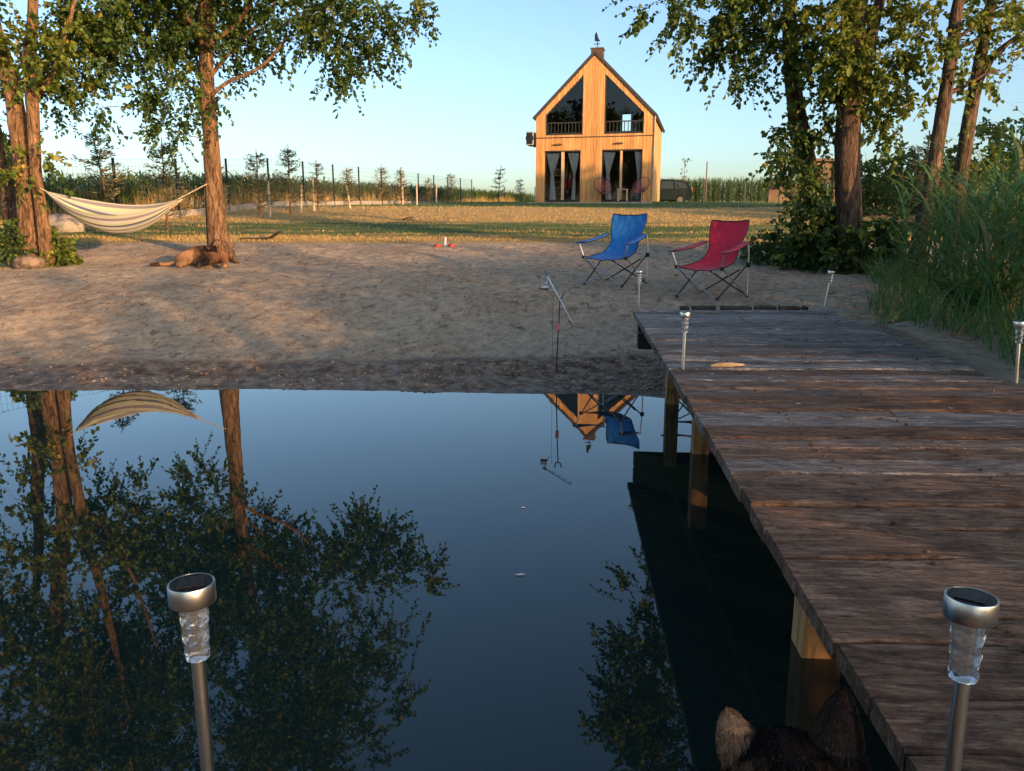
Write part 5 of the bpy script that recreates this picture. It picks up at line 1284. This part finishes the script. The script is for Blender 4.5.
# ------------------------------------------------------------------ dogs
def dogmat(name):
    m = mat(name, (.3, .15, .07), .85, 0, .15); t = NT(m)
    n = t.noise(t.coords((1, 1, 1)), 30, 5, .7); r = t.attr('rnd'); rr = t.math('ADD', r, t.math('MULTIPLY', t.math('SUBTRACT', n, .5), .25))
    t.col(t.ramp(rr, [(.12, (.010, .008, .007)), (.35, (.07, .035, .020)), (.6, (.19, .088, .042)), (.9, (.36, .22, .13))])); t.bump(n, .6, .01)
    return m
M['dog'] = dogmat('dog_fur')
def add_rnd(me, fn):
    at_ = me.attributes.new('rnd', 'FLOAT', 'POINT'); at_.data.foreach_set('value', np.array([fn(v.co) for v in me.vertices], np.float32))
def fur_cards(o, n, L, w, parent, lie, seed, ztop=None):
    me = o.data; me.calc_loop_triangles(); g = np.random.default_rng(seed)
    tri = np.array([t.vertices[:] for t in me.loop_triangles]); co = np.array([v.co[:] for v in me.vertices]); nr = np.array([v.normal[:] for v in me.vertices]); rv = np.array([d.value for d in me.attributes['rnd'].data])
    a, b, c = co[tri[:, 0]], co[tri[:, 1]], co[tri[:, 2]]; ar = np.linalg.norm(np.cross(b-a, c-a), axis=1)
    if ztop: ar = ar*np.where((a[:, 2] > ztop-.09), 14, 1)
    ar /= ar.sum(); k = g.choice(len(tri), n, p=ar)
    u = g.random((n, 1)); v = g.random((n, 1)); m_ = (u+v) > 1; u = np.where(m_, 1-u, u); v = np.where(m_, 1-v, v)
    t = tri[k]; p = co[t[:, 0]]*(1-u-v)+co[t[:, 1]]*u+co[t[:, 2]]*v; nn = unit(nr[t[:, 0]]*(1-u-v)+nr[t[:, 1]]*u+nr[t[:, 2]]*v); rr = rv[t[:, 0]]
    lv = np.array(lie)[None, :]
    if ztop: lv = np.where(p[:, 2:3] > ztop, np.array([[0, 0, 1.6]])+nn*.0, lv)
    d = unit(nn*.42+lv+g.normal(scale=.16, size=(n, 3))); s = unit(np.cross(d, nn+g.normal(scale=.2, size=(n, 3))))*w; l = (L*g.uniform(.5, 1.3, n))[:, None]
    if ztop: l = np.where(p[:, 2:3] > ztop, l*.38, l); s = np.where(p[:, 2:3] > ztop, s*.45, s)
    V = np.stack([p-s, p+s, p+d*l+nn*0], 1).reshape(-1, 3); F_ = np.arange(3*n).reshape(-1, 3)
    return npmesh('fur', V, F_, M['dog'], parent, attr={'rnd': ('POINT', np.repeat(np.clip(rr+g.normal(scale=.13, size=n), 0, 1), 3))})
def ear(mesh_mb, base, tip, fwd, w, cup=.35):
    """cupped triangular ear as a closed shell; fwd: direction its opening faces"""
    base = Vector(base); tip = Vector(tip); up = tip-base; fwd = Vector(fwd).normalized(); side = up.cross(fwd).normalized(); fwd = side.cross(up).normalized(); n = 12; rows = []
    for layer in (0, 1):
        for i in range(n+1):
            t = i/n; hw = w*(1-t)**.72*(1+.75*t) + .0015; r = []
            for j in range(9):
                u = -1+2*j/8; r.append(base+up*t+side*hw*u*(.95)+fwd*(-(1-u*u)*hw*cup*2.0*(1-.3*t)) + fwd*(-.006 if layer else 0))
            rows.append(r)
    b = len(mesh_mb.v)
    for r in rows: mesh_mb.v.extend([tuple(p) for p in r])
    for L_ in (0, 1):
        for i in range(n):
            for j in range(8):
                q = b+(L_*(n+1)+i)*9+j; f = (q, q+1, q+10, q+9); mesh_mb.f.append(f if L_ else f[::-1]); mesh_mb.m.append(0)
    for i in range(n):
        for j in (0, 8):
            q = b+i*9+j; q2 = q+(n+1)*9; mesh_mb.f.append((q, q+9, q2+9, q2)); mesh_mb.m.append(0)
def join_mesh(me, mb):
    bm = bmesh.new(); bm.from_mesh(me); t = bpy.data.meshes.new('t'); t.from_pydata(mb.v, [], mb.f); bm.from_mesh(t); bm.to_mesh(me); bm.free(); bpy.data.meshes.remove(t)

# lying shepherd beside the trunk: head toward camera on the right, tail to the left
dp = P(206, 268, 11.75); dz = H(dp.x, dp.y)
dog = empty('dog', 'reddish shepherd dog lying on the sand in front of the single-trunk tree', 'dog', (dp.x, dp.y, dz))
J = [((-.02,.12,.17),.14),((-.18,.14,.17),.145),((-.33,.12,.155),.15),((-.42,.08,.09),.08),((-.46,.06,.05),.035),((-.60,.02,.035),.028),((-.72,.03,.04),.03),((-.82,-.02,.03),.02),
     ((.10,.06,.18),.15),((.16,-.06,.17),.12),((.14,-.17,.15),.10),((.125,-.26,.10),.062),((.12,-.33,.065),.045),((.12,-.37,.055),.033),
     ((.27,.04,.13),.075),((.32,-.10,.06),.045),((.36,-.22,.035),.033),((.39,-.28,.025),.03),((.0,-.02,.09),.06),((-.03,-.10,.045),.04),((.0,-.20,.035),.033),((.02,-.25,.03),.03),
     ((-.36,-.0,.10),.09),((-.26,-.10,.055),.05),((-.36,-.16,.04),.035),((-.26,-.20,.03),.032)]
E = [(0,1),(1,2),(2,3),(3,4),(4,5),(5,6),(6,7),(0,8),(8,9),(9,10),(10,11),(11,12),(12,13),(8,14),(14,15),(15,16),(16,17),(8,18),(18,19),(19,20),(20,21),(2,22),(22,23),(23,24),(24,25)]
def ears1(me):
    mb = MB(); ear(mb, (.08, -.16, .215), (.06, -.17, .32), (-.1, -1, .1), .036); ear(mb, (.20, -.16, .215), (.225, -.17, .32), (.1, -1, .1), .036); join_mesh(me, mb)
    def f(c):
        x, y, z = c; r = .56
        if y < -.06 and z > .05 and abs(x-.14) < .13: r = .44
        if -.12 < x < .08 and y > .0 and z > .18: r = .22
        if x < -.14: r = .74 if z < .24 else .5
        if y < -.29 and abs(x-.12) < .07: r = .05
        elif y < -.24 and z > .10: r = .24
        if z > .225 and y < -.13: r = .06
        if x < -.68: r = .2
        if y < -.14 and z < .06 and abs(x-.12) > .08: r = .72
        return r
    add_rnd(me, f)
db = skin('body', J, E, M['dog'], dog, 2, post=ears1)
fur_cards(db, 40000, .017, .0011, db, (-1.0, .25, -.35), 3)
for sx in (-1, 1):
    b = MB(); b.lathe([(.001,-.012),(.012,-.006),(.014,0),(.012,.006),(.001,.012)], 8, c=(.125+sx*.042, -.272, .145)); b.build('eye', M['black'], dog, smooth=True)
b = MB(); b.lathe([(.001,-.014),(.015,-.008),(.018,0),(.014,.008),(.001,.012)], 10, c=(.12, -.395, .065)); b.build('nose', M['black'], dog, smooth=True)

# near dog: lies on the platform, looks out over the water; only crown and ears reach the frame
eL = P(722, 712, .745); eR = P(847, 690, .72)
hc = (eL+eR)/2; hc = Vector((hc.x+.002, hc.y-.03, hc.z-.082))       # skull centre
s_dir = (eR-eL); s_dir.z = 0; s_dir.normalize(); f_dir = Vector((-s_dir.y, s_dir.x, 0))   # facing away from camera
nd = empty('dog', 'dark shepherd dog in the foreground, only its ears and crown in view', 'dog', (hc.x, hc.y, DZ+.0))
o_ = Vector(nd.location)
def L_(s, f, z): return Vector((hc.x, hc.y, hc.z))+s_dir*s+f_dir*f+Vector((0, 0, z))-o_
J = [(L_(0,-.62,-.20),.15),(L_(0,-.45,-.17),.13),(L_(0,-.28,-.15),.14),(L_(0,-.14,-.09),.085),(L_(0,-.05,-.01),.080),(L_(0,.02,.0),.074),(L_(0,.075,-.05),.045),(L_(0,.125,-.10),.034),(L_(0,.155,-.14),.027),
     (L_(0,-.80,-.22),.11),(L_(.03,-.95,-.26),.04),(L_(.12,-1.12,-.28),.03),(L_(.2,-1.3,-.29),.02),
     (L_(.11,-.24,-.22),.055),(L_(.12,-.08,-.28),.038),(L_(.11,.06,-.285),.03),(L_(-.11,-.24,-.22),.055),(L_(-.12,-.08,-.28),.038),(L_(-.11,.06,-.285),.03),
     (L_(.15,-.74,-.22),.085),(L_(.19,-.58,-.26),.05),(L_(.19,-.44,-.285),.03),(L_(-.15,-.74,-.22),.085),(L_(-.19,-.58,-.26),.05),(L_(-.19,-.44,-.285),.03)]
E = [(0,1),(1,2),(2,3),(3,4),(4,5),(5,6),(6,7),(7,8),(0,9),(9,10),(10,11),(11,12),(2,13),(13,14),(14,15),(2,16),(16,17),(17,18),(9,19),(19,20),(20,21),(9,22),(22,23),(23,24)]
def ears2(me):
    mb = MB()
    ear(mb, L_(-.036, .0, .005), eL-o_, f_dir*.9-s_dir*.8, .034, .35)
    ear(mb, L_(.038, .0, .005), eR-o_, s_dir*.8+f_dir*.9, .034, .4)
    join_mesh(me, mb)
    inv = Matrix((s_dir, f_dir, Vector((0, 0, 1))))
    def f(c):
        q = inv @ (c-(Vector(hc)-o_)); r = .16
        if q.z > .034 and q.x < -.040: r = .66+.2*min(1, (q.z-.038)/.04)      # left ear: tan
        elif q.z > .038 and q.x > .044: r = .15 if q.x < .068 else .62
        elif abs(q.x) > .05 and q.f if False else (abs(q.x) > .055 and q.z < .01): r = .5
        elif q.y < -.02 and abs(q.x) > .02: r = .36
        return r
    add_rnd(me, f)
nb = skin('body', J, E, M['dog'], nd, 3, post=ears2)
fur_cards(nb, 120000, .012, .0008, nb, tuple(f_dir*-.9+Vector((0, 0, -.1))), 5, ztop=hc.z-o_.z+.056)
for sx in (-1, 1):
    b = MB(); b.lathe([(.001,-.010),(.009,-.005),(.011,0),(.009,.005),(.001,.010)], 10, c=tuple(L_(sx*.036, .082, -.04))); b.build('eye', M['black'], nd, smooth=True)
b = MB(); b.lathe([(.001,-.012),(.013,-.006),(.016,0),(.013,.006),(.001,.010)], 10, c=tuple(L_(0, .172, -.158))); b.build('nose', M['black'], nd, smooth=True)
